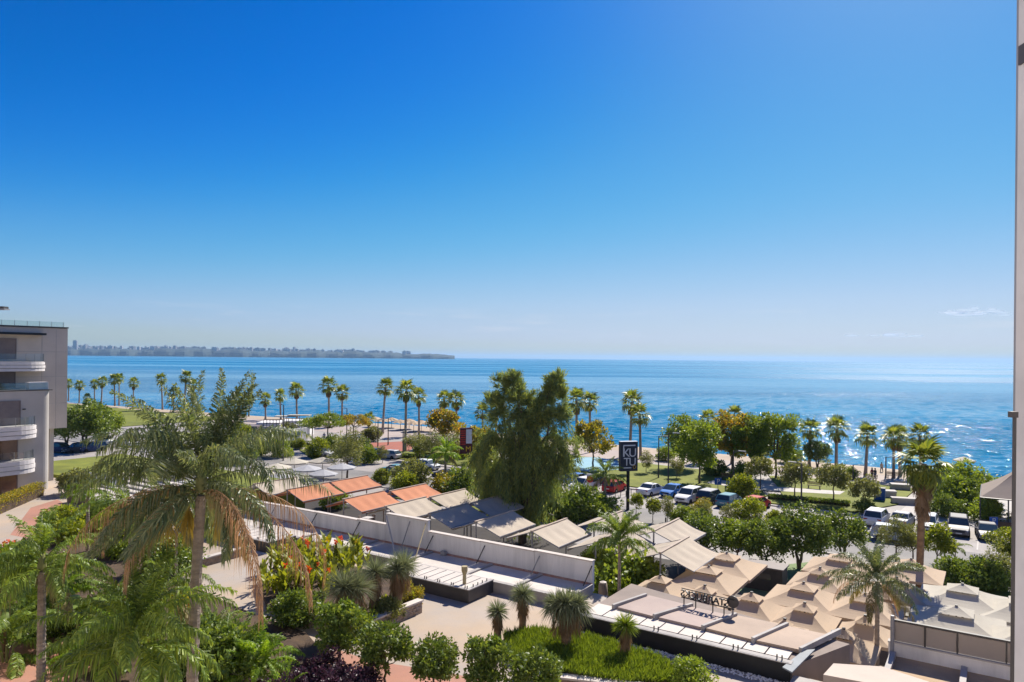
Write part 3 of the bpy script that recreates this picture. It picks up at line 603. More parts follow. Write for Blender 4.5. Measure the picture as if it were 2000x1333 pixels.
# ---------------------------------------------------------------- right-hand shop roof with mirrored roof sign
M['brown_sheet'] = mat('tan_roof_sheet', (.44,.33,.25), (.38,.285,.22), .6, .75, .1, 14, objvar=.05, stain=.15)
M['brown_sheet2'] = mat('mauve_roof_sheet', (.41,.32,.28), (.36,.28,.25), .6, .75, .1, 14, stain=.15)
PZ = 4.72
def right_roof():
    o = empty('coffee_shop_roof', (0, 0, 0), 0, 'low coffee shop roof with cream planks, tan panels and dark fascia', 'roof')
    ubox('fascia', -16.7, -6.75, 30.25, 30.5, 2.5, PZ+.06, M['black'], o); ubox('rim', -16.75, -6.7, 30.18, 30.55, PZ+.06, PZ+.1, M['roof_grey'], o)
    mb = MB(); mb.prism([W(-16.6, 30.55), W(-6.75, 30.55), W(-5.2, 34.4), W(-16.6, 36.6)], 3.0, PZ-.12); mb.build('roof_slab', mat('taupe_roof', (.27,.215,.185), (.23,.185,.16), .8, .8, stain=.15), o)
    n = 10; u0, u1 = -16.5, -7.0
    for i in range(n):
        a = u0 + (u1-u0)*i/n; b = u0 + (u1-u0)*(i+1)/n
        ubox('roof_plank', a+.03, b-.03, 30.56, 32.45, PZ-.1, PZ-.03, M['roof_plank'], o)
    for i, (q, m) in enumerate([(((1206,1186),(1273,1203),(1345,1182),(1268,1163)), 'brown_sheet2'), (((1287,1206),(1368,1225),(1432,1203),(1345,1184)), 'brown_sheet2'), (((1379,1227),(1468,1249),(1522,1219),(1440,1202)), 'brown_sheet'), (((1477,1251),(1561,1269),(1622,1241),(1536,1222)), 'brown_sheet')]):
        mb = MB(); mb.slab([G(x, y, PZ+.1) for x, y in q], .16); mb.build('roof_panel', M[m], o)
    for q in (((1277,1204),(1352,1182)), ((1372,1226),(1438,1201)), ((1470,1250),(1538,1220)), ((1563,1270),(1640,1232)), ((1197,1185),(1262,1163))):
        a, b = G(*q[0], PZ+.12), G(*q[1], PZ+.12); d = (b-a).normalized(); s = Vector((-d.y, d.x, 0))*.07
        MB().hexa([p - Vector((0,0,.14)) for p in (a-s, b-s, b+s, a+s)], [p + Vector((0,0,.1)) for p in (a-s, b-s, b+s, a+s)]).build('roof_beam', M['roof_grey'], o)
    a = [G(x, y, PZ+.08) for x, y in ((1528,1303),(1570,1270),(1592,1268),(1547,1313))]
    MB().slab(a, .06).build('end_flashing', mat('pale_metal_sheet', (.21,.235,.26), None, 1, .6), o)
    for i in range(6):
        u = -16.2 + i*1.78
        for du in (0, .2): MB().tube([W(u+du, 30.36, PZ+.1), W(u+du, 30.36, PZ+.3)], .03, 5).build('rail_post', M['black'], o)
    MB().tube([W(-16.6, 30.36, PZ+.2), W(-6.8, 30.36, PZ+.2)], .015, 4).build('rail', M['black'], o)
    MB().tube([G(1628, 1232, PZ-.1), G(1628, 1232, PZ-.1) - Vector((0,0,4.6))], .12, 8).build('post', M['dark_metal'], o)
    return o
right_roof()
pb = MB(); rr_ = random.Random(3)
for i in range(900):
    u = rr_.uniform(-16.9, -6.2); v = rr_.uniform(29.7, 30.2); s = rr_.uniform(.03, .07); p = W(u, v, TZ+s*.4)
    pb.add([p+Vector((s,0,0)), p+Vector((0,s,0)), p-Vector((s,0,0)), p-Vector((0,s,0)), p+Vector((0,0,s*.8))], [(0,1,4),(1,2,4),(2,3,4),(3,0,4)])
tag(pb.build('pebbles', M['white_wall']), 'strip of white pebbles along the dark fascia', 'pebbles', kind='stuff')
def text(body, size, m, parent, mat4, ext=.03, name='lettering', align='CENTER'):
    c = bpy.data.curves.new(name, 'FONT'); c.body = body; c.size = size; c.extrude = ext; c.align_x = align; c.align_y = 'CENTER'; c.materials.append(m)
    t = bpy.data.objects.new(name, c); COL.objects.link(t); me = bpy.data.meshes.new_from_object(t.evaluated_get(bpy.context.evaluated_depsgraph_get())); bpy.data.objects.remove(t)
    o = link(name, me, None, parent); o.matrix_local = mat4; return o
def roof_sign():                           # letters face the sea: seen from behind, mirrored
    a, b = G(1338, 1187, PZ) + Vector((0,0,.68)), G(1414, 1206, PZ) + Vector((0,0,.68))
    o = empty('roof_letter_sign', (0, 0, 0), 0, 'rooftop letter sign seen from behind on thin black posts', 'sign')
    d = (b-a); L = d.length; d.normalize(); mid = (a+b)/2; up = Vector((0,0,1)); n = d.cross(up)
    R = Matrix((( -d.x, 0, -n.x, mid.x), (-d.y, 0, -n.y, mid.y), (0, 1, 0, mid.z), (0,0,0,1)))
    text('STARBUCKS', .46, M['black'], o, R, .05, 'letters')
    for k in (-.03, .28, .72, 1.0):
        p = a + d*L*k; MB().tube([Vector((p.x,p.y,PZ-.1)), Vector((p.x,p.y,PZ+.66))], .03, 5).build('post', M['black'], o)
    MB().tube([a - d*.2 - up*.2, b + d*.5 - up*.2], .035, 5).build('rail', M['black'], o); MB().tube([a - d*.2 + up*.24, b + d*.5 + up*.24], .025, 5).build('rail', M['black'], o)
    p = G(1431, 1209, PZ) + Vector((0,0,.8)); s = empty('round_sign', p, 0, 'round dark sign disc seen from behind beside the roof letters', 'sign')
    mb = MB(); mb.lathe([(.03,-.05),(.27,-.05),(.29,-.03),(.29,.03),(.27,.05),(.03,.05)], 22); disc = mb.build('disc', M['dark_metal'], s); disc.rotation_euler = (PI/2, 0, math.atan2(d.y, d.x))
    MB().tube([(0,0,-.85), (0,0,-.25)], .05, 6).build('post', M['steel'], s)
roof_sign()
def right_terrace():
    o = empty('service_roof', (0, 0, 0), 0, 'roof terrace with tan sheets and grey beams behind a panel screen', 'roof')
    Z = 4.5
    ubox('floor', -3.6, 9, 22, 34.4, Z-.5, Z, mat('orange_tan_sheet', (.50,.35,.21), (.42,.29,.18), .7, .8, .2, 10, stain=.25), o)
    for u in (-3.5, -.95, 1.6, 4.2): ubox('beam', u-.11, u+.11, 26, 34.3, Z+.005, Z+.22, M['roof_grey'], o)
    ubox('low_wall', -3.7, 9, 34.4, 34.65, Z-.5, Z+.55, M['white_wall'], o); ubox('coping', -3.72, 9, 34.36, 34.7, Z+.55, Z+.6, M['kerb'], o)
    s = empty('panel_screen', (0, 0, 0), 0, 'beige panel screen in a dark frame at the right edge', 'screen')
    us_ = [-3.55, -2.35, -1.2, .45, 1.1, 2.6, 4.1]
    for a, b in zip(us_, us_[1:]): ubox('screen_panel', a+.04, b-.04, 34.5, 34.56, Z+.62, Z+1.42, mat('beige_screen', (.40,.35,.31), (.36,.32,.285), .7, .8, transl=.1) if a == -3.55 else bpy.data.materials['beige_screen'], s)
    for a in us_: ubox('mullion', a-.035, a+.035, 34.47, 34.59, Z+.6, Z+1.45, M['dark_metal'], s)
    ubox('top_rail', -3.6, 4.2, 34.46, 34.6, Z+1.45, Z+1.52, M['dark_metal'], s)
    MB().tube([W(-3.55, 34.4, Z-.1), W(-3.55, 34.4, Z+1.7)], .08, 8).build('corner_post', M['steel'], s)
    b = empty('roof_housing', (0, 0, 0), 0, 'beige boxed roof housing at the bottom right corner', 'roof box')
    top = [G(x, y, 5.0) for x, y in ((1608,1318),(1628,1296),(1722,1302),(1815,1332),(1790,1352))]
    MB().prism([(p.x, p.y) for p in top], 3.8, 5.0).build('casing', mat('beige_casing', (.50,.41,.34), (.45,.37,.31), .7, .7, stain=.1), b)
    d = empty('steel_duct', (0, 0, 0), 0, 'grey steel duct running beside the housing roof', 'duct')
    ubox('duct_body', -6.6, -5.6, 27.4, 30.2, 4.0, 4.4, M['roof_grey'], d); ubox('duct_collar', -6.65, -5.55, 29.0, 29.2, 3.95, 4.45, M['dark_metal'], d)
right_terrace()
ubox('coffee_court', -17.4, 6, 36.7, 57.8, 0, .03, mat('coffee_court_floor', (.16,.13,.11), (.12,.10,.09), 1, .8))['kind'] = 'structure'

# ---------------------------------------------------------------- apartment block on the left
M['stone_clad'] = mat('grey_stone_cladding', (.50,.46,.42), (.45,.415,.38), .35, .75, .1, 8, stain=.18)
M['stone_clad2'] = mat('beige_stone_cladding', (.58,.50,.43), (.53,.455,.395), .35, .75, .1, 8, stain=.15)
M['balcony'] = mat('balcony_white', (.70,.65,.63), (.64,.60,.58), 1, .7, stain=.1)
def rounded(x0, x1, y0, y1, r, n=6):       # footprint with the (x1, y0) corner rounded
    p = [(x0, y1), (x0, y0)]
    for i in range(n+1): a = -PI/2 + (PI/2)*i/n; p.append((x1 - r + r*math.cos(a), y0 + r + r*math.sin(a)))
    return p + [(x1, y1)]
def apartment():
    o = empty('apartment_block', W(-75.4, 28.2, TZ), math.radians(56), 'grey stone apartment block with curved white balconies', 'building')
    lw = MB().prism(rounded(-14, 4.3, 0, 18, .7), -4, 9.5).build('wall', M['stone_clad'], o)
    uw = MB().box(-14, 7.3, 3.6, 20, 5.45, 15.6).build('wall', M['stone_clad2'], o)
    for z in (8.0, 10.7, 13.2): MB().box(-14, 7.304, 3.588, 3.6, z, z+.03).build('joint', M['roof_grey'], uw)
    for x in (4.9, 6.2): MB().box(x, x+.03, 3.588, 3.6, 5.5, 15.5).build('joint', M['roof_grey'], uw)
    rf = MB().box(-14, 7.35, 3.5, 20, 15.62, 15.75).build('roof', M['dark_metal'], o)
    MB().box(-14, 7.0, 3.7, 3.73, 15.76, 16.25).build('glass_rail', M['glass'], rf)
    for x in np.arange(-3, 7, 1.1): MB().box(x, x+.03, 3.68, 3.7, 15.76, 16.25).build('rail_post', M['steel'], rf)
    MB().box(-14, 4.9, 2.6, 3.58, 14.85, 15.05).build('sun_shade', M['black'], o)
    MB().box(-14, 4.35, -.05, 3.55, 9.5, 9.58).build('roof', M['dark_metal'], o)
    MB().box(2.4, 4.1, .2, .9, 9.6, 10.3).build('roof_box', M['balcony'], o)
    MB().box(-14, 4.0, .1, .12, 9.6, 10.25).build('glass_rail', M['glass'], o)
    def opening(x0, x1, y, z0, z1, m, bars, name='window'):
        w = MB().box(x0, x1, y-.05, y+.02, z0, z1).build(name, m, o)
        f = MB(); f.box(x0-.08, x0, y-.09, y, z0, z1); f.box(x1, x1+.08, y-.09, y, z0, z1); f.box(x0-.08, x1+.08, y-.09, y, z1, z1+.08); f.build('frame', M['shutter'], w)
        for i in range(1, bars): x = x0 + (x1-x0)*i/bars; MB().box(x-.04, x+.04, y-.1, y-.06, z0, z1).build('mullion', M['wood'], w)
        return w
    opening(-6, 2.55, 3.6, 12.45, 14.4, M['shutter'], 1); opening(-6, 2.5, 3.6, 9.7, 11.15, M['shutter'], 1)
    opening(-1.2, 1.55, 0, 5.3, 8.55, M['shutter'], 1, 'door'); 
    opening(-1.2, 1.35, 0, 2.2, 5.0, mat('warm_window', (.22,.12,.08), (.12,.07,.05), .6, .15, spec=.8), 2, 'door'); opening(-1.2, 1.35, 0, -.2, 1.85, bpy.data.materials['warm_window'], 2, 'door')
    MB().box(1.8, 2.05, -.06, 0, 7.75, 7.85).build('wall_lamp', M['black'], o)
    def balcony(x1, y, dep, z0, z1, gl):
        b = empty('balcony'); b.parent = o
        def plan(e):
            p = [(-9, y), (-9, y-dep-e)]
            for i in range(9): a = -PI/2 + (PI/2)*i/8; p.append((x1-2.2 + (2.2+e)*math.cos(a), y - .02 + (dep-.02+e)*math.sin(a)))
            return p
        h = (z1-z0)/3
        for k in range(3):
            MB().prism(plan(0 if k != 1 else .04), z0+k*h, z0+(k+1)*h-.07).build('band', M['balcony'], b)
            MB().prism(plan(-.07), z0+(k+1)*h-.069, z0+(k+1)*h-.001).build('groove', M['roof_grey'], b)
        p = plan(-.1)[1:]; g = MB()
        for (a, c) in zip(p, p[1:]): g.add([(a[0],a[1],z1), (c[0],c[1],z1), (c[0],c[1],z1+gl), (a[0],a[1],z1+gl)], [(0,1,2,3)])
        g.build('glass_rail', M['glass'], b)
        for q in p[1::2]: MB().tube([(q[0], q[1], z1), (q[0], q[1], z1+gl)], .02, 5).build('rail_post', M['steel'], b)
    balcony(2.9, 0, 1.5, 5.15, 6.35, .8); balcony(2.8, 0, 1.5, 1.95, 3.2, .8); balcony(5.1, 3.6, 1.6, 11.3, 12.25, .75)
    for x, y in ((6.4, 5), (6.4, 12)): MB().box(x-.2, x+.2, y-.2, y+.2, -4, 5.45).build('column', M['stone_clad'], o)
    # the tip of another roof, high at the picture's left edge
    e = empty('roof_eave', (0, 0, 0), 0, 'tip of a dark roof eave high at the left edge', 'eave'); p = GY(-60, 600, 60); q = GY(7, 600, 60)
    MB().box(p.x, q.x, 60, 60.6, p.z-.1, p.z+.08).build('board', M['dark_metal'], e); MB().box(p.x, q.x+.12, 59.9, 60.6, p.z-.2, p.z-.11).build('trim', M['steel'], e)
    MB().tube([(p.x, 60.3, TZ), (p.x, 60.3, p.z-.2)], .2, 8).build('post', M['steel'], e)
apartment()
# window reveal and balcony post of the room the picture is taken from
def jamb():
    o = empty('window_reveal', (0, 0, 0), 0, 'pale grey wall edge down the right side of the picture', 'wall')
    x = ray(1984, 666)[0]*3.0
    MB().box(x, x+.6, 2.4, 3.0, CAM_H-3.4, CAM_H+3.2).build('wall_edge', mat('jamb_paint', (.60,.58,.58), None, 2, .6), o)
    MB().box(x+.012, x+.6, 3.0, 3.03, CAM_H-3.4, CAM_H+3.2).build('frame', M['steel'], o)
    MB().box(x-.008, x, 2.95, 2.99, CAM_H+1.24, CAM_H+1.32).build('latch', M['dark_metal'], o)
    p = empty('balcony_post', (0, 0, 0), 0, 'thin dark railing post with a cap at the right edge', 'post'); X = ray(1982, 800)[0]*2.2; zt = HZ(1982, 816, 2.2)
    MB().box(X, X+.006, 2.2, 2.21, CAM_H-2.2, zt).build('upright', M['dark_metal'], p); MB().box(X-.011, X+.008, 2.195, 2.215, zt, zt+.018).build('cap', M['dark_metal'], p)
jamb()

# the pale apartment building the picture is taken from, behind and to both sides of the camera
def own_building():
    o = empty('apartment_building', W(-10, -2.6, 0), ROT, 'pale apartment building on whose balcony the camera stands', 'building')
    MB().box(-60, 60, -14, 0, 0, 33).build('wall', M['balcony'], o)
    for k in range(9):
        z = 4.2 + k*3.2
        for j in range(12):
            x = -57 + j*9.8
            if abs(x + 10 - 5) > 8 or abs(z - CAM_H) > 3.5:
                w = MB().box(x, x+3.6, -.02, .03, z+.1, z+2.3).build('window', M['win'], o)
                MB().box(x-.5, x+5.5, 0, 1.1, z-.25, z).build('balcony', M['balcony'], o)
own_building()
# ---------------------------------------------------------------- tent awnings over the restaurant court
def fabric(name, c1, c2, tr=.22): return mat(name, c1, c2, .7, .85, .12, 3, transl=tr, objvar=.04, stain=.1)
M['orange_cloth'] = fabric('orange_awning_cloth', (.64,.27,.145), (.58,.24,.13)); M['beige_cloth'] = fabric('beige_awning_cloth', (.60,.51,.40), (.53,.45,.36))
M['tan_cloth'] = fabric('tan_umbrella_cloth', (.63,.475,.33), (.58,.44,.31)); M['cream_cloth'] = fabric('cream_umbrella_cloth', (.62,.57,.47), (.57,.52,.43)); M['white_cloth'] = fabric('white_umbrella_cloth', (.52,.52,.53), (.46,.46,.48))
def sheet(P, nu, nv, sag, th=.012):
    """cloth between four corners (ridge a,b / eave d,c) sagging a little"""
    a, b, c, d = [Vector(p) for p in P]; V = []; F = []
    for j in range(nv+1):
        for i in range(nu+1):
            s, t = i/nu, j/nv; p = (a*(1-s) + b*s)*(1-t) + (d*(1-s) + c*s)*t
            p.z -= sag*math.sin(PI*t)*(.7 + .3*math.cos(2*PI*s*4 + 2*t + a.x)) + .012*math.sin(9*s + 5*t + a.y) ; V.append(p)
    for j in range(nv):
        for i in range(nu): k = j*(nu+1)+i; F.append((k, k+1, k+nu+2, k+nu+1))
    return V, F
def tent(u, v0, v1, hw, cloth, label, zr=4.4, ze=3.6, near=True):
    o = empty('tent_awning', (0, 0, 0), 0, label, 'awning', 'tent awnings over the restaurant court')
    for s, nm in ((1, 'canopy'), (-1, 'canopy')):
        q = [W(u+.05*s, v0, zr), W(u+.05*s, v1, zr), W(u+hw*s, v1, ze), W(u+hw*s, v0, ze)]
        if s < 0: q = [q[1], q[0], q[3], q[2]]
        V, F = sheet(q, 24, 8, .10); mb = MB(); mb.smooth = True; mb.add(V, F); c = mb.build(nm, M[cloth], o)
        e = [W(u+hw*s, v0, ze), W(u+hw*s, v1, ze)]
        MB().add([e[0], e[1], e[1]-Vector((0,0,.2)), e[0]-Vector((0,0,.2))], [(0,1,2,3)]).build('valance', M[cloth], c)
    ubox('ridge_beam', u-.09, u+.09, v0-.12, v1+.12, zr-.02, zr+.07, mat('beige_beam', (.42,.33,.26), None, 2, .7) if 'beige_beam' not in bpy.data.materials else bpy.data.materials['beige_beam'], o)
    for s in (-1, 1): MB().tube([W(u+hw*s, v0-.05, ze-.03), W(u+hw*s, v1+.05, ze-.03)], .035, 6).build('eave_tube', M['steel'], o)
    for v in (v0, v1): 
        for s in (-1, 1): MB().tube([W(u, v, zr-.05), W(u+hw*s, v, ze-.05)], .03, 5).build('rafter', M['steel'], o)
        MB().tube([W(u, v, 0), W(u, v, zr-.02)], .06, 8).build('post', M['steel'], o)
    return o
NEAR = [(-60.2, 'beige_cloth', 'beige tent awning half hidden behind the feather palm fronds'), (-55.2, 'orange_cloth', 'orange tent awning nearest the feather palm in the front row'), (-47.6, 'orange_cloth', 'orange tent awning in the front row beside the beige ones'), (-42.5, 'beige_cloth', 'first beige tent awning right of the orange ones, front row'), (-37.7, 'beige_cloth', 'beige tent awning in tree shade above the tall parapet step'), (-33.0, 'beige_cloth', 'shaded beige tent awning in front of the weeping tree'), (-27.9, 'beige_cloth', 'sunlit beige tent awning right of the weeping tree trunk, front row'), (-22.7, 'beige_cloth', 'beige tent awning partly hidden by the court palm'), (-18.0, 'beige_cloth', 'rightmost beige tent awning of the front row')]
FARR = [(-55.2, 'orange_cloth', 'orange tent awning at the left of the back row'), (-47.0, 'orange_cloth', 'orange tent awning in the back row beside the beige ones'), (-42.1, 'beige_cloth', 'leftmost beige tent awning of the back row'), (-37.5, 'beige_cloth', 'beige tent awning of the back row against the weeping tree'), (-25.6, 'beige_cloth', 'beige tent awning of the back row in front of the black sign pole'), (-20.7, 'beige_cloth', 'rightmost beige tent awning of the back row')]
for u, c, lb in NEAR: tent(u, 44.2, 49.2, 2.25, c, lb)
for u, c, lb in FARR: tent(u, 49.5, 54.5, 2.2, c, lb)
# a few tables and chairs below the awnings, seen between them
def table_proto():
    t = empty('dining_table', (0, 0, 0)); MB().box(-.45, .45, -.45, .45, .70, .75).build('table_top', mat('table_white', (.55,.52,.49), None, 2, .5), t)
    MB().tube([(0,0,.03), (0,0,.7)], .05, 6).build('pedestal', M['black'], t); MB().lathe([(.28,0),(.28,.03),(.06,.05)], 10).build('base', M['black'], t); return t
def chair_proto():
    c = empty('dining_chair', (0, 0, 0)); cm = mat('chair_cane', (.30,.24,.20), (.22,.18,.15), 4, .7)
    MB().box(-.22, .22, -.22, .22, .42, .47).build('seat', cm, c); MB().hexa([(-.22,.19,.47),(.22,.19,.47),(.22,.23,.47),(-.22,.23,.47)], [(-.2,.26,.86),(.2,.26,.86),(.2,.30,.86),(-.2,.30,.86)]).build('backrest', cm, c)
    for x in (-.2, .2):
        for y in (-.2, .2): MB().tube([(x,y,0), (x,y,.42)], .018, 5).build('leg', M['black'], c)
    return c
bpy.context.view_layer.update()
TP, CP = table_proto(), chair_proto(); first = [True, True]; R7 = random.Random(21)
COURT = [(-53, 42.6, 'beside the orange awnings'), (-50.4, 45.0, 'between the two orange awning pairs'), (-45.0, 42.6, 'under the front orange awning'), (-40.2, 42.9, 'behind the parapet below the first beige awning'), (-35.3, 42.5, 'below the shaded awning'), (-34.0, 40.2, 'close behind the parapet in deep shade'), (-30.5, 42.0, 'between the shaded and sunlit awnings'), (-30.2, 45.5, 'in the gap below the weeping tree'), (-25.4, 42.3, 'under the sunlit beige awning'), (-24.6, 46.5, 'in the sunny gap behind the court palm'), (-20.4, 42.6, 'behind the court palm'), (-26.8, 39.9, 'near the right end of the parapet'), (-57.5, 47.0, 'under the leftmost orange awning'), (-52.5, 52.0, 'under the back orange awning at the left'), (-48.8, 47.2, 'deep under the front orange awning'), (-47.5, 52.3, 'deep under the back orange awning'), (-43.6, 46.8, 'deep under the first beige awning'), (-38.6, 46.6, 'under the beige awning over the parapet step'), (-34.6, 46.8, 'deep under the shaded awning'), (-36.5, 40.0, 'just behind the tall parapet step'), (-29.2, 46.9, 'deep under the sunlit awning'), (-24.2, 44.4, 'left of the court palm bush'), (-41.5, 39.8, 'close behind the middle of the parapet'), (-47.2, 39.9, 'close behind the left half of the parapet'), (-22.0, 51.8, 'under the rightmost back awning'), (-19.6, 46.2, 'under the rightmost front awning')]
for i, (u, v, wh) in enumerate(COURT):
    t = TP if i == 0 else copy_tree(TP); t.location = W(u, v, .02); t.rotation_euler = (0, 0, ROT + R7.uniform(-.2, .2)); tag(t, 'small white dining table ' + wh, 'table', 'tables in the restaurant court')
    for k in range(4):
        c = CP if (i == 0 and k == 0) else copy_tree(CP); a = ROT + k*PI/2 + R7.uniform(-.2, .2); d = Vector((math.cos(a), math.sin(a), 0))*R7.uniform(.62, .8)
        c.location = W(u, v, .02) + d; c.rotation_euler = (0, 0, a - PI/2); tag(c, 'cane dining chair at the table ' + wh, 'chair', 'chairs at the table ' + wh)

# ---------------------------------------------------------------- square market umbrellas
def umbrella(u, v, s, cloth, label, za=3.75, ze=2.75, rot=0.0, name='market_umbrella', folded_vent=False):
    o = empty(name, W(u, v, .03), ROT + rot, label, 'umbrella', 'square umbrellas of the coffee court')
    def pyr(s0, z0, s1, z1, sag, n=6):
        V = []; F = []
        for q in range(4):
            a = q*PI/2; b = len(V)
            for j in range(n+1):
                t = j/n; h = s0*(1-t) + s1*t; z = z0*(1-t) + z1*t - sag*math.sin(PI*t)
                for i in range(n+1):
                    w = -1 + 2*i/n; y = h*w; x = h; zz = z - sag*.6*(1-w*w)*math.sin(PI*min(1, .2+t*.8))*.8
                    V.append((x*math.cos(a) - y*math.sin(a), x*math.sin(a) + y*math.cos(a), zz))
            for j in range(n):
                for i in range(n): k = b + j*(n+1)+i; F.append((k, k+1, k+n+2, k+n+1))
        return V, F
    V, F = pyr(.28*s, za-.30, s, ze, .05); c = MB().add(V, F).build('canopy', M[cloth], o)
    mb = MB()
    for q in range(4):
        a = q*PI/2; P = [(s, -s, ze), (s, s, ze), (s, s, ze-.17), (s, -s, ze-.17)]
        mb.add([(x*math.cos(a)-y*math.sin(a), x*math.sin(a)+y*math.cos(a), z) for x, y, z in P], [(0,1,2,3)])
    mb.build('valance', M[cloth], c)
    V, F = pyr(.01, za+.1, .36*s, za-.22, .02, 4); v_ = MB().add(V, F).build('vent_cap', M[cloth], o)
    MB().box(-.07, .07, -.07, .07, za+.04, za+.13).build('finial', M['dark_metal'], v_)
    MB().tube([(0,0,0), (0,0,za)], .045, 8).build('pole', M['dark_metal'], o)
    for q in range(4):
        a = PI/4 + q*PI/2; MB().tube([(0,0,za-.28), (s*1.36*math.cos(a), s*1.36*math.sin(a), ze-.03)], .018, 4).build('rib', M['dark_metal'], o)
    MB().box(-.4, .4, -.4, .4, 0, .1).build('base', M['dark_metal'], o)
    return o
for px, py, s, c, lb in [
    (1420,1080,2.15,'tan_cloth','large tan umbrella below the dark trees, top of the left umbrella cluster'), (1385,1106,2.0,'tan_cloth','large tan umbrella in front of the topmost one of the left cluster'),
    (1290,1124,1.6,'tan_cloth','tan umbrella at the left beside the court palm'), (1377,1144,1.6,'tan_cloth','tan umbrella just behind the rooftop letters'), (1468,1158,1.6,'tan_cloth','tan umbrella right of the round sign disc'),
    (1325,1166,1.0,'tan_cloth','small tan umbrella left of the rooftop letters'), (1425,1186,1.0,'tan_cloth','small tan umbrella below the rooftop letters'), (1570,1138,2.0,'tan_cloth','large tan umbrella in the middle of the right cluster'),
    (1572,1178,1.6,'tan_cloth','tan umbrella in front of the middle one of the right cluster'), (1533,1204,1.0,'tan_cloth','small tan umbrella behind the tan roof panel'), (1602,1109,1.7,'tan_cloth','tan umbrella second from the top of the right cluster'),
    (1640,1082,2.05,'tan_cloth','topmost tan umbrella of the right cluster'), (1648,1229,1.5,'tan_cloth','tan umbrella with lettered valance in front of the right cluster'), (1690,1160,1.9,'tan_cloth','tan umbrella behind the crown of the court feather palm'),
    (1780,1092,1.9,'tan_cloth','tan umbrella behind the tall fan palm trunk'), (1752,1128,1.7,'tan_cloth','tan umbrella between feather palm and fan palm trunk'), (1690,1203,1.3,'tan_cloth','tan umbrella below the feather palm crown'),
    (1880,1141,2.25,'cream_cloth','cream umbrella farther from the panel screen'), (1868,1184,2.25,'cream_cloth','cream umbrella just behind the panel screen'), (2002,1166,2.1,'cream_cloth','cream umbrella cut off by the right edge, farther one'), (2010,1222,2.1,'cream_cloth','cream umbrella cut off by the right edge, nearer one')]:
    p = G(px, py, 3.85); u, v = UV(p); umbrella(u, v, s, c, lb, ze=2.85 if s > 1.2 else 3.05, za=3.75 if s > 1.2 else 3.6)
# a closed umbrella beside the court palm
def closed_umbrella():
    p = G(1178, 1140, 3.3); o = empty('closed_umbrella', (p.x, p.y, .03), 0, 'closed taupe umbrella standing at the end of the parapet', 'umbrella')
    rng = random.Random(4); V = []; n = 16; prof = [(.10, 3.3), (.22, 3.25), (.25, 2.7), (.34, 2.1), (.42, 1.6)]
    mb = MB(); mb.smooth = True
    vs = [((r*(1 + (.22 if k % 2 else -.12)))*math.cos(2*PI*k/n), (r*(1 + (.22 if k % 2 else -.12)))*math.sin(2*PI*k/n), z + (.12 if k % 2 and i == 4 else 0)) for i, (r, z) in enumerate(prof) for k in range(n)]
    mb.add(vs, [(i*n+k, i*n+(k+1) % n, (i+1)*n+(k+1) % n, (i+1)*n+k) for i in range(4) for k in range(n)]); mb.build('cloth', mat('taupe_cloth', (.24,.19,.15), (.19,.15,.12), 3, .85), o)
    MB().tube([(0,0,0), (0,0,3.35)], .05, 8).build('pole', M['dark_metal'], o); MB().lathe([(.20,3.3),(.21,3.36),(.05,3.42)], 14).build('cap', M['roof_cream'], o)
closed_umbrella()
# round-topped white umbrellas of the left cafe
def cafe_umbrella(p, r, label, m='white_cloth'):
    o = empty('cafe_umbrella', (p[0], p[1], 0), random.Random(int(p[0]*10)).uniform(0, 1), label, 'umbrella', 'pale umbrellas of the street cafe')
    n = 8; V = [(0, 0, 2.9)] + [(r*math.cos(2*PI*k/n), r*math.sin(2*PI*k/n), 2.35) for k in range(n)] + [(r*math.cos(2*PI*k/n), r*math.sin(2*PI*k/n), 2.18) for k in range(n)]
    c = MB().add(V[:n+1], [(0, 1+k, 1+(k+1) % n) for k in range(n)]).build('canopy', M[m], o)
    MB().add(V[1:], [(k, (k+1) % n, n+(k+1) % n, n+k) for k in range(n)]).build('valance', M[m], c)
    MB().tube([(0,0,0), (0,0,2.95)], .04, 6).build('pole', M['dark_metal'], o); MB().lathe([(.3,0),(.3,.08),(.05,.1)], 10).build('base', M['dark_metal'], o)
for px, py, r, lb, m in [(600,908,1.9,'grey white cafe umbrella left of the olive tree trunk','white_cloth'), (632,917,1.8,'bluish white cafe umbrella nearest the orange awnings','white_cloth'), (668,905,1.9,'white cafe umbrella beside the olive tree trunk','white_cloth'), (575,895,2.0,'cream cafe umbrella in the middle of the street cafe','cream_cloth'), (630,893,1.9,'cream cafe umbrella at the back of the street cafe','cream_cloth'), (540,905,2.0,'cream cafe umbrella behind the feather palm fronds','cream_cloth'), (505,918,2.0,'cream cafe umbrella seen through the feather palm','cream_cloth'), (545,925,1.9,'white cafe umbrella low behind the feather palm fronds','white_cloth')]:
    cafe_umbrella(G(px, py, 2.9), r, lb, m)
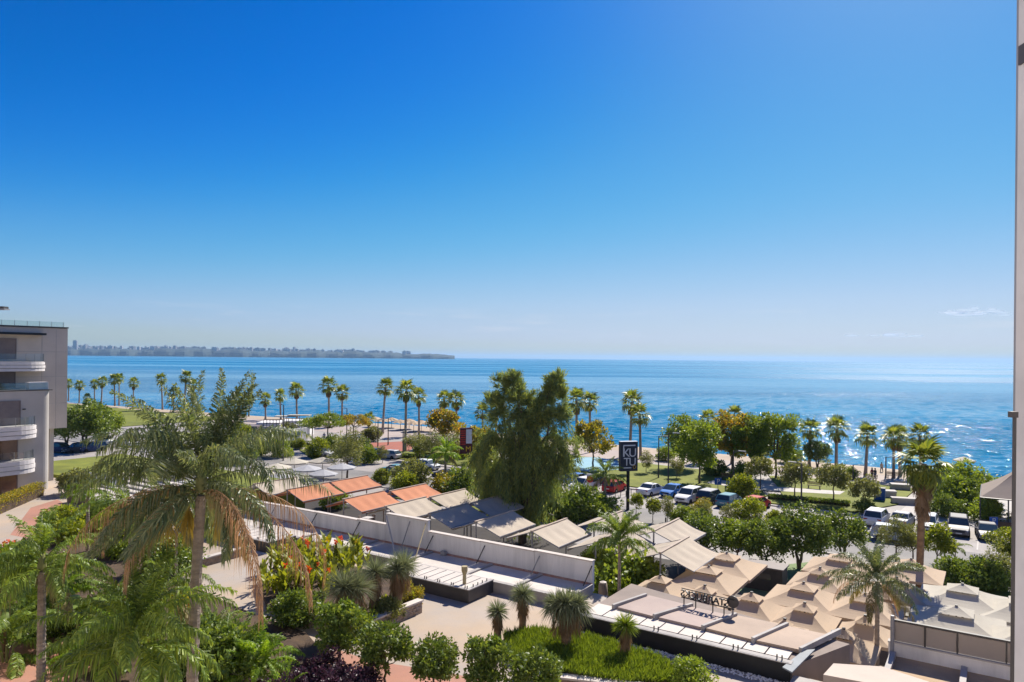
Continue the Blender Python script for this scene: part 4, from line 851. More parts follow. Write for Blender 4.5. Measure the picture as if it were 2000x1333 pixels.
# thatched beach shades
def thatch(p, r, label):
    o = empty('thatched_shade', (p[0], p[1], p[2]), random.Random(int(p[0]*7)).uniform(0, 2), label, 'beach shade', 'thatched shades on the beach'); rng = random.Random(int(p[0]))
    n = 18; mb = MB(); prof = [(.05, 2.75), (.45*r, 2.45), (.95*r, 2.05)]
    vs = [(q*(1+rng.uniform(-.06, .06))*math.cos(2*PI*k/n), q*(1+rng.uniform(-.06, .06))*math.sin(2*PI*k/n), z + rng.uniform(-.05, .05) - (.12 if i == 2 and k % 2 else 0)) for i, (q, z) in enumerate(prof) for k in range(n)]
    mb.add(vs, [(i*n+k, i*n+(k+1) % n, (i+1)*n+(k+1) % n, (i+1)*n+k) for i in range(2) for k in range(n)]); mb.build('thatch', M['straw'], o); MB().tube([(0,0,-.5), (0,0,2.7)], .06, 6).build('pole', M['wood'], o)
    for k in range(5): a = k*1.257; MB().tube([(0,0,2.62), (.9*r*math.cos(a), .9*r*math.sin(a), 2.02)], .025, 4).build('rafter', M['wood'], o)
M['straw'] = mat('straw_thatch', (.56,.43,.29), (.44,.33,.22), 5, .95, .6, 12, stretch=(1,1,.3))
ordn = ['first', 'second', 'third', 'fourth', 'fifth', 'sixth', 'seventh', 'eighth', 'ninth', 'tenth', 'eleventh', 'twelfth', 'thirteenth', 'fourteenth', 'fifteenth', 'sixteenth']
TH = [(733, 832, 126), (748, 835, 124), (765, 833, 127), (782, 836, 124), (799, 833, 127), (808, 839, 123), (823, 836, 126), (840, 838, 126), (856, 842, 124), (875, 845, 126)]
for i, (px, py, v) in enumerate(TH):
    p = GV(px, v, py); thatch((p.x, p.y, -.25), 2.0, ordn[i] + ' straw thatched beach shade from the left')
p = GV(1883, 127, 930); cafe_umbrella(p, 1.5, 'lone pale beach umbrella at the water right of the fan palm', 'cream_cloth')

# ---------------------------------------------------------------- cars
def carpaint(name, c, rough=.5, metal=.0): return mat(name, c, tuple(x*.96 for x in c), .5, rough, metal=metal, spec=.2)
PAINT = {k: carpaint(k + '_paint', c) for k, c in dict(white=(.72,.72,.71), silver=(.42,.42,.43), grey=(.16,.15,.15), dark=(.045,.047,.055), blue=(.03,.17,.50), red=(.42,.03,.03), teal=(.10,.26,.32), pale=(.55,.58,.60), navy=(.03,.05,.12)).items()}
M['tyre'] = mat('tyre_rubber', (.018,.018,.018), None, 3, .85); M['rim'] = mat('alloy_rim', (.45,.45,.47), None, 2, .35, metal=.8)
M['lamp_white'] = mat('headlamp_glass', (.75,.77,.8), None, 1, .1, spec=.8); M['lamp_red'] = mat('tail_lamp', (.38,.02,.02), None, 1, .15, spec=.8); M['carglass'] = darkglass('car_glass', (.035,.05,.055), .05); M['plate'] = mat('number_plate', (.65,.65,.62), None, 1, .5)
def car_mesh(kind):
    """body shells lofted from cross-sections along x (front = +x); returns dict of meshes"""
    P = dict(sedan=dict(L=4.55, W=1.8, belt=.95, roof=1.43, cab=(-1.35, -.75, .45, 1.25), hood=.86, boot=.98), suv=dict(L=4.55, W=1.88, belt=1.06, roof=1.68, cab=(-2.1, -1.8, .45, 1.15), hood=1.0, boot=1.06), hatch=dict(L=4.1, W=1.76, belt=.95, roof=1.48, cab=(-1.95, -1.55, .4, 1.2), hood=.9, boot=.95))[kind]
    L2, w = P['L']/2, P['W']/2; c0, c1, c2, c3 = P['cab']
    xs = [(-L2, .45, .78, .86), (-L2+.12, .28, P['boot']-.06, .95), (c0, .24, P['boot'], 1.0), (-.6, .22, P['belt'], 1.0), (.6, .22, P['belt'], 1.0), (c3, .22, P['hood']+.03, .99), (L2-.35, .24, P['hood']-.08, .95), (L2-.06, .32, P['hood']-.2, .88), (L2, .42, .62, .8)]
    b = MB(); b.smooth = False; ring = []
    for x, z0, z1, k in xs: ring.append([(x, -w*k*.94, z0), (x, -w*k, (z0+z1)*.5), (x, -w*k*.93, z1), (x, w*k*.93, z1), (x, w*k, (z0+z1)*.5), (x, w*k*.94, z0)])
    V = [p for r in ring for p in r]; F = []
    for i in range(len(ring)-1):
        for k in range(6): F.append((6*i+k, 6*i+6+k, 6*i+6+(k+1) % 6, 6*i+(k+1) % 6))
    F += [tuple(range(6)), tuple(range(6*len(ring)-6, 6*len(ring)))[::-1]]; b.add(V, F)
    wr = w*.78; zb, zt = P['belt']-.02, P['roof']
    out = {'body': b.mesh('body')}
    r = MB(); r.hexa([(c1, -wr, zt-.06), (c2, -wr, zt-.06), (c2, wr, zt-.06), (c1, wr, zt-.06)], [(c1+.08, -wr*.9, zt), (c2-.1, -wr*.9, zt), (c2-.1, wr*.9, zt), (c1+.08, wr*.9, zt)]); out['roof'] = r.mesh('roof')
    g = MB(); wb = w*.92; g.add([(c3, -wb, zb), (c3, wb, zb), (c2, wr, zt-.06), (c2, -wr, zt-.06)], [(0,1,2,3)]); out['windscreen'] = g.mesh('windscreen')
    g = MB(); g.add([(c0, wb, zb), (c0, -wb, zb), (c1, -wr, zt-.06), (c1, wr, zt-.06)], [(0,1,2,3)]); out['rear_window'] = g.mesh('rear_window')
    for sg, nm in ((-1, 'side_window'), (1, 'side_window2')):
        g = MB(); mid = (c1+c2)/2
        g.add([(c0, sg*wb, zb), (mid-.04, sg*wb, zb), (mid-.04, sg*wr, zt-.06), (c1, sg*wr, zt-.06)], [(0,1,2,3)]); g.add([(mid+.04, sg*wb, zb), (c3, sg*wb, zb), (c2, sg*wr, zt-.06), (mid+.04, sg*wr, zt-.06)], [(0,1,2,3)]); out[nm] = g.mesh('side_window')
    p = MB(); mid = (c1+c2)/2
    for sg in (-1, 1):
        p.hexa([(mid-.05, sg*wb*.99, zb), (mid+.05, sg*wb*.99, zb), (mid+.05, sg*wb*1.005, zb), (mid-.05, sg*wb*1.005, zb)], [(mid-.05, sg*wr*.99, zt-.05), (mid+.05, sg*wr*.99, zt-.05), (mid+.05, sg*wr*1.01, zt-.05), (mid-.05, sg*wr*1.01, zt-.05)])
        for (xa, xb) in ((c0, c1), (c3, c2)): p.tube([(xa, sg*wb, zb), (xb, sg*wr, zt-.04)], .04, 4)
    out['pillars'] = p.mesh('pillars')
    t = MB(); t.smooth = False; t.lathe([(.2,-.11),(.31,-.11),(.33,-.07),(.33,.07),(.31,.11),(.2,.11)], 16); out['tyre'] = t.mesh('tyre')
    t = MB(); t.lathe([(.02,-.1),(.2,-.1),(.2,.1),(.02,.12)], 10); out['rim'] = t.mesh('rim')
    h = MB(); h.box(-.05, .05, -.19, .19, -.07, .07); out['lamp'] = h.mesh('lamp')
    h = MB(); h.box(-.02, .02, -.26, .26, -.055, .055); out['plate'] = h.mesh('plate')
    h = MB(); h.box(-.03, .03, -.5, .5, -.09, .09); out['grille'] = h.mesh('grille')
    h = MB(); h.hexa([(-.08,-.09,-.05),(.06,-.07,-.05),(.06,.07,-.05),(-.08,.09,-.05)], [(-.08,-.09,.07),(.03,-.07,.07),(.03,.07,.07),(-.08,.09,.07)]); out['mirror'] = h.mesh('mirror')
    return P, out
CARS = {k: car_mesh(k) for k in ('sedan', 'suv', 'hatch')}
for k, (P, ms) in CARS.items():
    for nm, mt in dict(windscreen='carglass', rear_window='carglass', side_window='carglass', side_window2='carglass', tyre='tyre', rim='rim', plate='plate', grille='black').items(): ms[nm].materials.append(M[mt])
PM = {}
def car(p, heading, kind, paint, label, roofpaint=None, group='cars in the car park'):
    P, ms = CARS[kind]; o = empty('parked_car', p, heading, label, 'car', group)
    def painted(nm, pt):
        k = (kind, nm, pt)
        if k not in PM: me = ms[nm].copy(); me.materials.append(PAINT[pt] if pt in PAINT else M[pt]); PM[k] = me
        return PM[k]
    link('body', painted('body', paint), None, o); rf = link('roof', painted('roof', roofpaint or paint), None, o); link('pillars', painted('pillars', paint), None, o)
    for nm in ('windscreen', 'rear_window', 'side_window', 'side_window2'): link(nm.replace('2', ''), ms[nm], None, o)
    L2, w = P['L']/2, P['W']/2
    for x in (-L2*.6, L2*.62):
        for s in (-1, 1):
            t = link('wheel', ms['tyre'], None, o, (x, s*(w-.1), .33)); t.rotation_euler = (PI/2, 0, 0); link('rim', ms['rim'], None, t)
    for s in (-1, 1):
        l = link('headlight', painted('lamp', 'lamp_white'), None, o, (L2-.1, s*w*.62, P['hood']-.26)); l.rotation_euler = (0, 0, -s*.25)
        l = link('tail_light', painted('lamp', 'lamp_red'), None, o, (-L2+.06, s*w*.68, P['boot']-.2)); l.rotation_euler = (0, 0, s*.2)
        link('mirror', painted('mirror', paint), None, o, (P['cab'][3]-.3, s*(w+.08), P['belt']+.03))
    link('number_plate', ms['plate'], None, o, (L2+.005, 0, .45)); link('number_plate', ms['plate'], None, o, (-L2-.005, 0, .62)); link('grille', ms['grille'], None, o, (L2-.03, 0, .62))
    return o
HV = math.atan2(VY, VX); HU = math.atan2(UY, UX)      # headings: towards the sea, along the street
def carpx(px, py, h, kind, paint, label, **k):
    p = G(px, py, .006); car(p, h, kind, paint, label, **k)
carpx(1271, 966, HV-.12, 'sedan', 'white', 'white sedan parked rear to the street beside the black sign pole')
carpx(1315, 968, HV+PI-.1, 'sedan', 'blue', 'bright blue car parked between two white cars')
carpx(1345, 980, HV+PI-.08, 'suv', 'white', 'white car facing the street beside the blue car')
carpx(1388, 982, HV-.1, 'suv', 'dark', 'dark car with a silver roof beside the white car', roofpaint='silver')
carpx(1424, 988, HV-.1, 'hatch', 'teal', 'teal grey car behind the green bin')
carpx(1478, 994, HV-.2, 'hatch', 'red', 'red hatchback at the end of the parked row near the bicycles')
carpx(1713, 1024, HV-.08, 'suv', 'white', 'white people carrier parked rear to the street beside the blue bin')
carpx(1762, 1027, HV-.1, 'sedan', 'silver', 'silver saloon between the white people carrier and the fan palm trunk')
carpx(1746, 1056, HU+.1, 'hatch', 'pale', 'pale blue hatchback standing broadside in the lane')
carpx(1812, 1034, HV+PI, 'hatch', 'pale', 'pale car hidden behind the fan palm trunk')
carpx(1872, 1042, HV+PI+.05, 'suv', 'grey', 'brown grey off-roader facing the street beside the dark sedan')
carpx(1928, 1050, HV+PI+.1, 'sedan', 'grey', 'dark grey sedan facing the street at the right end')
carpx(1103, 940, HV-.2, 'suv', 'silver', 'silver car right of the weeping tree nearest the play court')
carpx(1128, 945, HV-.2, 'hatch', 'blue', 'blue car half hidden behind the round shrubs')
carpx(1140, 958, HV+PI-.2, 'suv', 'white', 'white car beside the red topped totem')
carpx(1158, 948, HV-.2, 'sedan', 'dark', 'dark car right of the red topped totem')
carpx(1200, 960, HV, 'hatch', 'red', 'red car just left of the black sign pole')
carpx(760, 896, HU+PI+.1, 'hatch', 'silver', 'silver hatchback on the street beside the olive tree')
carpx(732, 892, HU+PI+.1, 'sedan', 'blue', 'blue car half hidden by the olive tree')
carpx(775, 927, HU+.1, 'sedan', 'teal', 'teal car in front of the grey round shrub')
carpx(875, 937, HU+.1, 'sedan', 'dark', 'dark car behind the yellow shrubs by the orange awnings')
carpx(835, 917, HU, 'hatch', 'pale', 'pale car beyond the grey round shrub')
carpx(628, 893, HU+.2, 'suv', 'silver', 'silver car behind the lime shrubs left of the olive tree')
carpx(118, 884, HU+.3, 'suv', 'navy', 'leftmost navy car beside the apartment block')
carpx(152, 884, HV+PI, 'suv', 'dark', 'dark car in the row beside the apartment block')
carpx(180, 882, HV+PI, 'suv', 'navy', 'navy car at the right of the row beside the apartment block')
carpx(205, 868, HU, 'suv', 'white', 'white car behind the left fronds of the feather palm')
carpx(250, 872, HU, 'suv', 'white', 'white car seen through the feather palm crown')

# hedge boxes that part the dining areas
for u, v, lb in [(-57.8, 43.4, 'beside the leftmost orange awning'), (-50.2, 43.2, 'between the orange awnings'), (-45.2, 44.0, 'between orange and beige awnings'), (-40.2, 45.8, 'between the first two beige awnings'), (-35.4, 44.6, 'left of the shaded awning'), (-30.5, 48.6, 'right of the shaded awning'), (-25.3, 49.0, 'behind the sunlit awning'), (-32.8, 41.5, 'behind the tall parapet step'), (-23.4, 41.4, 'left of the closed umbrella')]:
    o = empty('planter_box', W(u, v, .02), ROT, 'dark planter box with leafy plants ' + lb, 'planter', 'planters of the restaurant court'); MB().box(-.9, .9, -.25, .25, 0, .55).build('trough', M['dark_metal'], o)
    rng = np.random.default_rng(int(-u*10)); C = np.column_stack([rng.uniform(-.8, .8, 14), rng.uniform(-.15, .15, 14), rng.uniform(.65, 1.15, 14)]); V, F = cloud(rng, C, np.full(14, .24), 40, .16, .08); me = np_mesh('foliage', V, F); me.materials.append(M['leaf_mid']); link('foliage', me, None, o)
# ---------------------------------------------------------------- far fan palms along the beach
def fan_crown(seed, n=25, pet=.85, rad=.95):
    rng = np.random.default_rng(seed); V, F = [], []; g = 2.39996
    for i in range(n):
        t = i/n; el = 1.35 - 2.15*t + rng.normal()*.12; fan_leaf(rng, V, F, pet*(.8+.4*rng.random()), rad*(.85+.3*rng.random()), (0, 0, .1 - .25*t), i*g + rng.normal()*.2, el, droop=.55 + .6*t, nseg=10, spread=1.75)
    me = np_mesh('crown', np.array(V), np.array(F)); me.materials.append(M['fan'])
    V, F = [], []
    for i in range(16):
        fan_leaf(rng, V, F, .5, .85, (0, 0, -.3 - .25*rng.random()), i*g, -1.15 - .25*rng.random(), droop=.3, nseg=7, spread=.9)
    sk = np_mesh('dead_skirt', np.array(V), np.array(F)); sk.materials.append(M['fan_dead']); return me, sk
FC = [fan_crown(30+i) for i in range(5)]
def fan_trunk(seed):
    rng = random.Random(seed); mb = MB(); mb.smooth = True; a, b = rng.uniform(-.03, .03), rng.uniform(-.03, .03)
    mb.tube([(a*math.sin(t*3), b*math.sin(t*2.4), t - .01) for t in [i/9 for i in range(10)]], [.27, .21, .19, .18, .175, .17, .165, .16, .16, .17], 8); me = mb.mesh('trunk'); me.materials.append(M['palm_bark']); return me
FT = [fan_trunk(i) for i in range(4)]
FP = [(134,750,126,1.0),(155,753,124,1.0),(171,776,120,.75),(185,751,126,.95),(198,746,124,1.05),(225,742,125,1.1),(233,740,127,1.0),(260,748,125,1.0),(318,741,124,1.05),(339,767,121,.9),(360,737,124,1.1),(377,752,126,1.0),(466,779,124,.9),(486,781,125,.85),(519,780,122,1.0),(549,773,124,1.0),(581,763,121,1.15),(643,753,121,1.25),(668,768,122,1.1),(748,757,116,1.15),(792,763,96,1.1),(819,773,119,1.05),(867,781,117,1.05),(894,781,117,1.05),(720,818,114,.8),(944,806,112,.9),(968,786,116,1.0),(1127,781,113,1.15),(1154,786,116,1.05),(1231,785,118,1.15),(1252,812,114,1.05),(1581,839,122,1.0),(1634,837,122,1.05),(1691,851,119,1.0),(1746,855,118,.95),(1759,853,121,.95),(1800,850,121,.9),(1430,812,118,.9),(1385,820,119,.9)]
FP.sort()
SPOT = {134:'half hidden by the apartment block edge',155:'second from the apartment block',171:'short one low beside the apartment block',185:'left one of the touching pair near the apartment block',198:'right one of the touching pair near the apartment block',225:'left stem of the twin palms left of the feather palm',233:'right stem of the twin palms left of the feather palm',260:'single one between the twin palms and the feather palm',318:'tall one just above the left fronds of the feather palm',339:'short one behind the left fronds of the feather palm',360:'tallest one directly left of the feather palm tip',377:'half hidden behind the feather palm tip',466:'just right of the feather palm crown',486:'slim short one right of the feather palm crown',519:'behind the white beach bar, leftmost',549:'behind the beach bar, second of three',581:'tall one behind the beach bar beside the lamp post',643:'tall one above the flat topped trees',668:'shorter neighbour above the flat topped trees',748:'single tall one at the left of the thatched shades',792:'tall one whose trunk stands before the thatched shades',819:'right one of the trio by the thatched shades',867:'left one of the pair above the yellow trees',894:'right one of the pair above the yellow trees',720:'very short one behind the olive tree',944:'short one left of the weeping tree',968:'mostly hidden by the weeping tree',1127:'left one of the pair right of the weeping tree',1154:'right one of the pair right of the weeping tree',1231:'taller one directly above the black sign',1252:'shorter one right of the black sign',1581:'leftmost of the right hand row by the glittering sea',1634:'second of the right hand row by the glittering sea',1691:'third of the right hand row by the glittering sea',1746:'left one of the close pair beside the near fan palm',1759:'right one of the close pair beside the near fan palm',1800:'behind the top of the near fan palm',1430:'poking out of the autumn park trees',1385:'among the left park trees'}
for i, (px, py, v, s) in enumerate(FP):
    p = GV(px, v, py); zt = HZ(px, py, p.y); o = empty('fan_palm', (p.x, p.y, 0), i*1.7, 'beachfront fan palm, ' + SPOT[px], 'palm', 'beachfront fan palms'); s *= 1.22
    o.rotation_euler = (.035*math.sin(i*2.3), .045*math.sin(i*3.7), i*1.7)
    t = link('trunk', FT[i % 4], None, o); t.scale = (s, s, zt); 
    c = link('crown', FC[i % 5][0], None, o, (0, 0, zt)); c.scale = (s, s, s); k = link('dead_skirt', FC[i % 5][1], None, o, (0, 0, zt)); k.scale = (s, s, s*(.7 + .25*(i*7 % 5)/2))
# ---------------------------------------------------------------- the tall near fan palm on the right
def near_fan():
    p = G(1793, 1212, 0); Y = p.y; zt = HZ(1803, 905, Y); rng = np.random.default_rng(5)
    o = empty('fan_palm', p, 0, 'tall near fan palm with a long brown skirt on the right', 'palm'); mb = MB(); mb.smooth = True
    lx = ray(1803, 905)[0]*Y - p.x
    mb.tube([(lx*t, 0, zt*t - .05) for t in [i/14 for i in range(15)]], [.30, .26, .24] + [.215 + .008*(i % 2) for i in range(12)], 10); mb.build('trunk', M['palm_bark_brown'], o)
    g = 2.39996
    for i in range(44):
        t = i/44; V, F = [], []; fan_leaf(rng, V, F, .9*(.8+.4*rng.random()), 1.0*(.85+.3*rng.random()), (0, 0, 0), 0, 1.3 - 2.5*t + rng.normal()*.1, droop=.5+.5*t, nseg=15)
        me = np_mesh('frond', np.array(V), np.array(F)); me.materials.append(M['fan']); link('frond', me, None, o, (lx, 0, zt + .15 - .35*t), i*g)
    for i in range(46):
        V, F = [], []; d = rng.random(); fan_leaf(rng, V, F, .7, 1.15, (0, 0, 0), 0, -1.12 - .33*d, droop=.15, nseg=9, spread=.6)
        me = np_mesh('dead_frond', np.array(V), np.array(F)); me.materials.append(M['fan_dead']); link('dead_frond', me, None, o, (lx, 0, zt - .3 - 2.3*d), i*g)
near_fan()
# ---------------------------------------------------------------- feather palms
QC = dict(up=(1.42, .55, .95, 0, .45), mid=(.95, -.55, 1.08, 0, .75), low=(.35, -1.05, 1.1, 0, .95), drop=(-.15, -1.45, 1.0, 1, 1.0), dead=(.15, -1.62, 1.25, 2, 1.5))
QF = frond_set(3, 3.9, 95, .66, .046, [M['frond_grey'], M['frond_olive'], M['frond_dead']], QC, .55, .55, 4)
def hero():
    rng = np.random.default_rng(41); o = feather_palm('feather_palm', (-9.75, 22.0, TZ), 8.8, .19, .15, (.25, 0), QF, [], 'tall near feather palm with shaggy crown and hanging dead fronds', seed=4, shaft=.9)
    N = 42
    for i in range(N):
        t = i/(N-1); n_ = rng.normal()
        if t < .36: e0 = 1.52 - .5*t + n_*.06; e1 = e0 - .35 - .45*rng.random(); L = 3.3
        elif t < .74: e0 = 1.3 - 1.1*(t-.36) + n_*.08; e1 = -.35 - .7*rng.random(); L = 3.9
        else: e0 = .55 - 2.2*(t-.74) + n_*.08; e1 = -1.05 - .35*rng.random(); L = 3.7
        L *= .9 + .22*rng.random()
        old = t > .82 and rng.random() < .7
        me = pinnate(rng, L, e0, e1, 104, .6, .04, .55 + .9*t, .75, curl=1.15, side=rng.normal()*.35); me.materials.append(M['frond_olive'] if old else M['frond_grey'])
        f = link('frond', me, None, o, (.25 + rng.normal()*.05, rng.normal()*.05, 9.5 - .75*t)); f.rotation_euler = (rng.normal()*.35, 0, i*2.39996 + rng.normal()*.3)
    for az, s, cls, k in ((-.35, 1.2, 'dead', 0), (-.85, 1.3, 'dead', 1), (.2, 1.15, 'dead', 2), (3.6, 1.0, 'dead', 3), (4.4, .9, 'dead', 2), (3.9, .7, 'drop', 0), (3.0, .95, 'dead', 1)):
        f = link('dead_frond', QF[cls][k], None, o, (.25, 0, 8.8)); f.rotation_euler = (0, 0, az); f.scale = (s, s, s)
    for az, L in ((2.95, 4.9), (.05, 4.3), (3.2, 4.4), (2.6, 4.2)):
        me = pinnate(rng, L, .42, -.75, 92, .62, .036, 1.1, .6, side=rng.normal()*.2); me.materials.append(M['frond_grey']); f = link('frond', me, None, o, (.25, 0, 9.1)); f.rotation_euler = (0, 0, az)
    return o
hp = hero()
def spray(parent, loc, seed, L=.9, n=46):
    rng = np.random.default_rng(seed); P = np.zeros((n, 3)); P[:, 2] = -rng.random(n)*.35; D = unit(rng.normal(size=(n, 3))*.28 + np.array([0, 0, -1])); S = unit(np.cross(D, rng.normal(size=(n, 3))))
    V, F = leafquads(P, D, S, L*(.6+.5*rng.random(n)), .035*np.ones(n)); me = np_mesh('flower_spray', V, F); me.materials.append(M['petal_yellow'] if 'spray' not in M else M['spray']); return link('flower_spray', me, None, parent, loc)
M['spray'] = leafmat('palm_flower', [(.42,.30,.06), (.52,.38,.09), (.34,.26,.06)], .3, .7, .2, tcol=(1.2, 1.1, .7))
for i, (dx, dy, dz) in enumerate(((-.75, -.3, 8.5), (.75, .2, 8.5), (-.35, .5, 8.4))): spray(hp, (dx, dy, dz), i, 1.3, 70)
AC = dict(up=(1.4, .35, 1.0, 0, .5), mid=(.9, -.7, 1.1, 0, .8), low=(.35, -1.1, 1.05, 0, 1.0), old=(-.2, -1.45, 1.0, 1, 1.2))
GF = frond_set(8, 2.5, 66, .5, .046, [M['frond'], M['frond_olive']], AC, .5, .4, 3)
BF = frond_set(9, 2.2, 60, .46, .05, [M['frond_bright'], M['frond_olive']], AC, .5, .4, 3)
def garden_palm(px, py, Y, zbase, fs, plan, label, r=.14, s=1.0, lean=(0, 0), shaft=None, seed=2):
    a, b = ray(px, py); X, z = a*Y, CAM_H - b*Y
    return feather_palm('feather_palm', (X - lean[0], Y - lean[1], zbase), (z - zbase)/s, r, r*.8, lean, fs, plan, label, seed=seed, s=s, shaft=shaft)
std = [('up', 6, .4), ('mid', 9, .2), ('low', 8, 0), ('old', 3, -.1)]
garden_palm(1714, 1140, 35.5, 0, QF, [('up', 9, .4), ('mid', 12, .25), ('low', 9, .05), ('drop', 4, -.1), ('dead', 3, -.3)], 'feather palm rising between the tan umbrellas', .2, .62, seed=12)
garden_palm(1210, 1062, 43.0, 0, GF, [('up', 13, .4), ('mid', 15, .2), ('low', 9, 0)], 'bright feather palm in the court before the beige awnings', .13, .85, seed=13)
garden_palm(1182, 930, 80.0, 0, GF, std, 'feather palm left of the black sign behind the beige awnings', .17, .95, seed=14)
garden_palm(870, 888, 93.0, 0, BF, std, 'lime feather palm in front of the maroon sign', .16, 1.15, seed=15)
garden_palm(1846, 1075, 60.5, 0, GF, [('mid', 5, .1), ('low', 5, 0)], 'left of two little palms on the verge right of the fan palm', .09, .5, seed=16)
garden_palm(1866, 1072, 60.0, 0, GF, [('mid', 5, .1), ('low', 5, 0)], 'right of two little palms on the verge right of the fan palm', .09, .5, seed=17)
garden_palm(82, 1112, 27.5, TZ, GF, [('up', 6, .4), ('mid', 9, .2), ('low', 9, 0), ('old', 4, -.1)], 'garden palm with a thick grey trunk near the left edge', .17, 1.0, seed=18, shaft=.6)
garden_palm(262, 1262, 19.5, TZ, GF, [('up', 9, .4), ('mid', 12, .2), ('low', 14, 0)], 'low near palm with drooping glossy fronds at the bottom left', .13, 1.0, seed=19, shaft=.5)
garden_palm(345, 1020, 31.0, TZ, GF, [('up', 4, .4), ('mid', 6, .2), ('low', 6, 0), ('old', 3, -.1)], 'slim grey stemmed palm behind the tall feather palm trunk', .09, .8, seed=20)
garden_palm(325, 1155, 24.0, TZ, GF, [('mid', 5, .2), ('low', 6, 0), ('old', 3, -.1)], 'thin palm left of the tall palm trunk', .08, .7, seed=26)
garden_palm(172, 962, 47.0, TZ, BF, [('mid', 8, .2), ('low', 10, 0)], 'little umbrella shaped palm on the green patch', .16, .75, seed=21)
garden_palm(255, 1010, 36.0, TZ, GF, [('up', 4, .3), ('mid', 8, .2), ('low', 8, 0)], 'dark palm in the garden behind the long drooping frond', .12, .95, seed=22)
def clump(px, py, Y, r, n, fs, label, seed, s=1.0, z=TZ):
    """many-stemmed palm: arching fronds from the ground"""
    a, b = ray(px, py); rng = random.Random(seed); o = empty('clump_palm', (a*Y, Y, z), 0, label, 'palm'); o.scale = (s, s, s)
    for i in range(6):
        q = i*1.05; MB().tube([(.12*math.cos(q), .12*math.sin(q), -.05), (.3*math.cos(q), .3*math.sin(q), .9)], [.05, .035], 5).build('stem', M['palm_green_stem'], o)
    for i in range(n):
        q = i*2.39996; c = rng.choice(['up', 'up', 'mid', 'mid', 'low']); f = link('frond', rng.choice(fs[c]), None, o, (r*rng.random()*math.cos(q), r*rng.random()*math.sin(q), rng.uniform(.3, 1.2))); f.rotation_euler = (rng.uniform(-.2, .2), rng.uniform(-.1, .1), q); k = rng.uniform(.8, 1.15); f.scale = (k, k, k)
    return o
clump(60, 1090, 34.0, .5, 30, GF, 'large feathery palm clump at the left edge below the balconies', 1, 1.15)
clump(195, 1195, 29.5, .4, 26, BF, 'bright green palm clump beside the thick grey trunk', 2, 1.0)
clump(250, 1180, 31.0, .4, 22, BF, 'bright arching palm clump left of the dead brown fronds', 3, .95)
clump(300, 1160, 33.0, .4, 22, GF, 'dark arching palm clump behind the dead brown fronds', 4, .95)
clump(120, 1130, 37.0, .4, 22, BF, 'lime palm clump at the foot of the hedge', 5, .9)
clump(15, 1150, 30.0, .4, 22, GF, 'dark palm clump at the left picture edge', 6, 1.0)
clump(505, 1265, 28.5, .5, 34, BF, 'bright palmetto clump in front of the canna bed', 7, .78)
clump(455, 1260, 29.0, .5, 26, GF, 'dark palmetto clump behind the hanging dead fronds', 8, .78)
clump(550, 1310, 26.5, .3, 18, BF, 'small dark centred cycad beside the purple bush', 9, .5)
clump(420, 1215, 31.5, .4, 20, GF, 'green palm clump right of the tall palm trunk', 10, .75)
# ---------------------------------------------------------------- yuccas
def yucca(p, h, R, label, seed, heads=((0, 0, 0),), n=520, w=.022, m='leaf_bluegreen', r0=.17, droop=.1, zlow=-.6):
    rng = np.random.default_rng(seed); o = empty('yucca', p, 0, label, 'yucca', 'yuccas on the terrace')
    for i, (dx, dy, dz) in enumerate(heads):
        mb = MB(); mb.smooth = True; q = [(dx*t*t, dy*t*t, (h+dz)*t - .05) for t in [k/8 for k in range(9)]]; mb.tube(q, [r0*(1.15 - .25*k/8)*(1.05 if k % 2 else .96) for k in range(9)], 9); mb.build('trunk', M['palm_bark_brown'], o)
        V, F = spiky_head(rng, n, R, w, zlow, droop=droop); me = tri_mesh('crown', V, F); me.materials.append(M[m]); link('crown', me, None, o, (dx, dy, h+dz))
        k = 240; a = rng.random(k)*2*PI; P = np.stack([.8*r0*np.cos(a), .8*r0*np.sin(a), -.05 - rng.random(k)*h*.42], 1); D = unit(np.stack([.32*np.cos(a), .32*np.sin(a), -np.ones(k)], 1) + rng.normal(size=(k, 3))*.08); S = unit(np.cross(D, rng.normal(size=(k, 3))))
        V, F = leafquads(P, D, S, R*.75*(.7+.5*rng.random(k)), np.full(k, .03)); me = np_mesh('dead_skirt', V, F); me.materials.append(M['fan_dead']); link('dead_skirt', me, None, o, (dx, dy, h+dz))
def yp(px, py, Y, z): a, b = ray(px, py); return (a*Y, Y, z), CAM_H - b*Y - z
for px, py, Y, R, hd, lb, n, mm, dr, w in [
    (672, 1147, 33.2, 1.08, ((0,0,0), (.55,.25,-.1)), 'broad double headed yucca at the left of the planter', 560, 'leaf_bluegreen', .08, .02), (733, 1117, 35.2, .9, ((0,0,0),), 'middle yucca of the planter', 520, 'leaf_bluegreen', .08, .02), (775, 1112, 35.8, .95, ((0,0,0), (.3,.3,.1)), 'yucca at the right end of the planter', 520, 'leaf_bluegreen', .08, .02),
    (972, 1195, 32.8, .58, ((0,0,0),), 'leftmost small yucca on the green mound', 420, 'leaf_bluegreen', .1, .022), (1021, 1163, 33.8, .72, ((0,0,0),), 'second yucca from the left on the green mound', 480, 'leaf_bluegreen', .22, .022), (1106, 1183, 31.3, .85, ((0,0,0), (.4,.1,-.05), (-.35,.2,-.1)), 'bushy multi headed yucca on the green mound', 420, 'leaf_bluegreen', .4, .036), (1222, 1222, 30.6, .62, ((0,0,0),), 'rightmost yucca standing before the dark fascia', 480, 'leaf_mid', .12, .022)]:
    p, h = yp(px, py, Y, TZ + (.35 if px < 800 else .1)); yucca(p, h, R, lb, int(px), hd, n, w, mm, .16 if px > 900 else .22, dr)
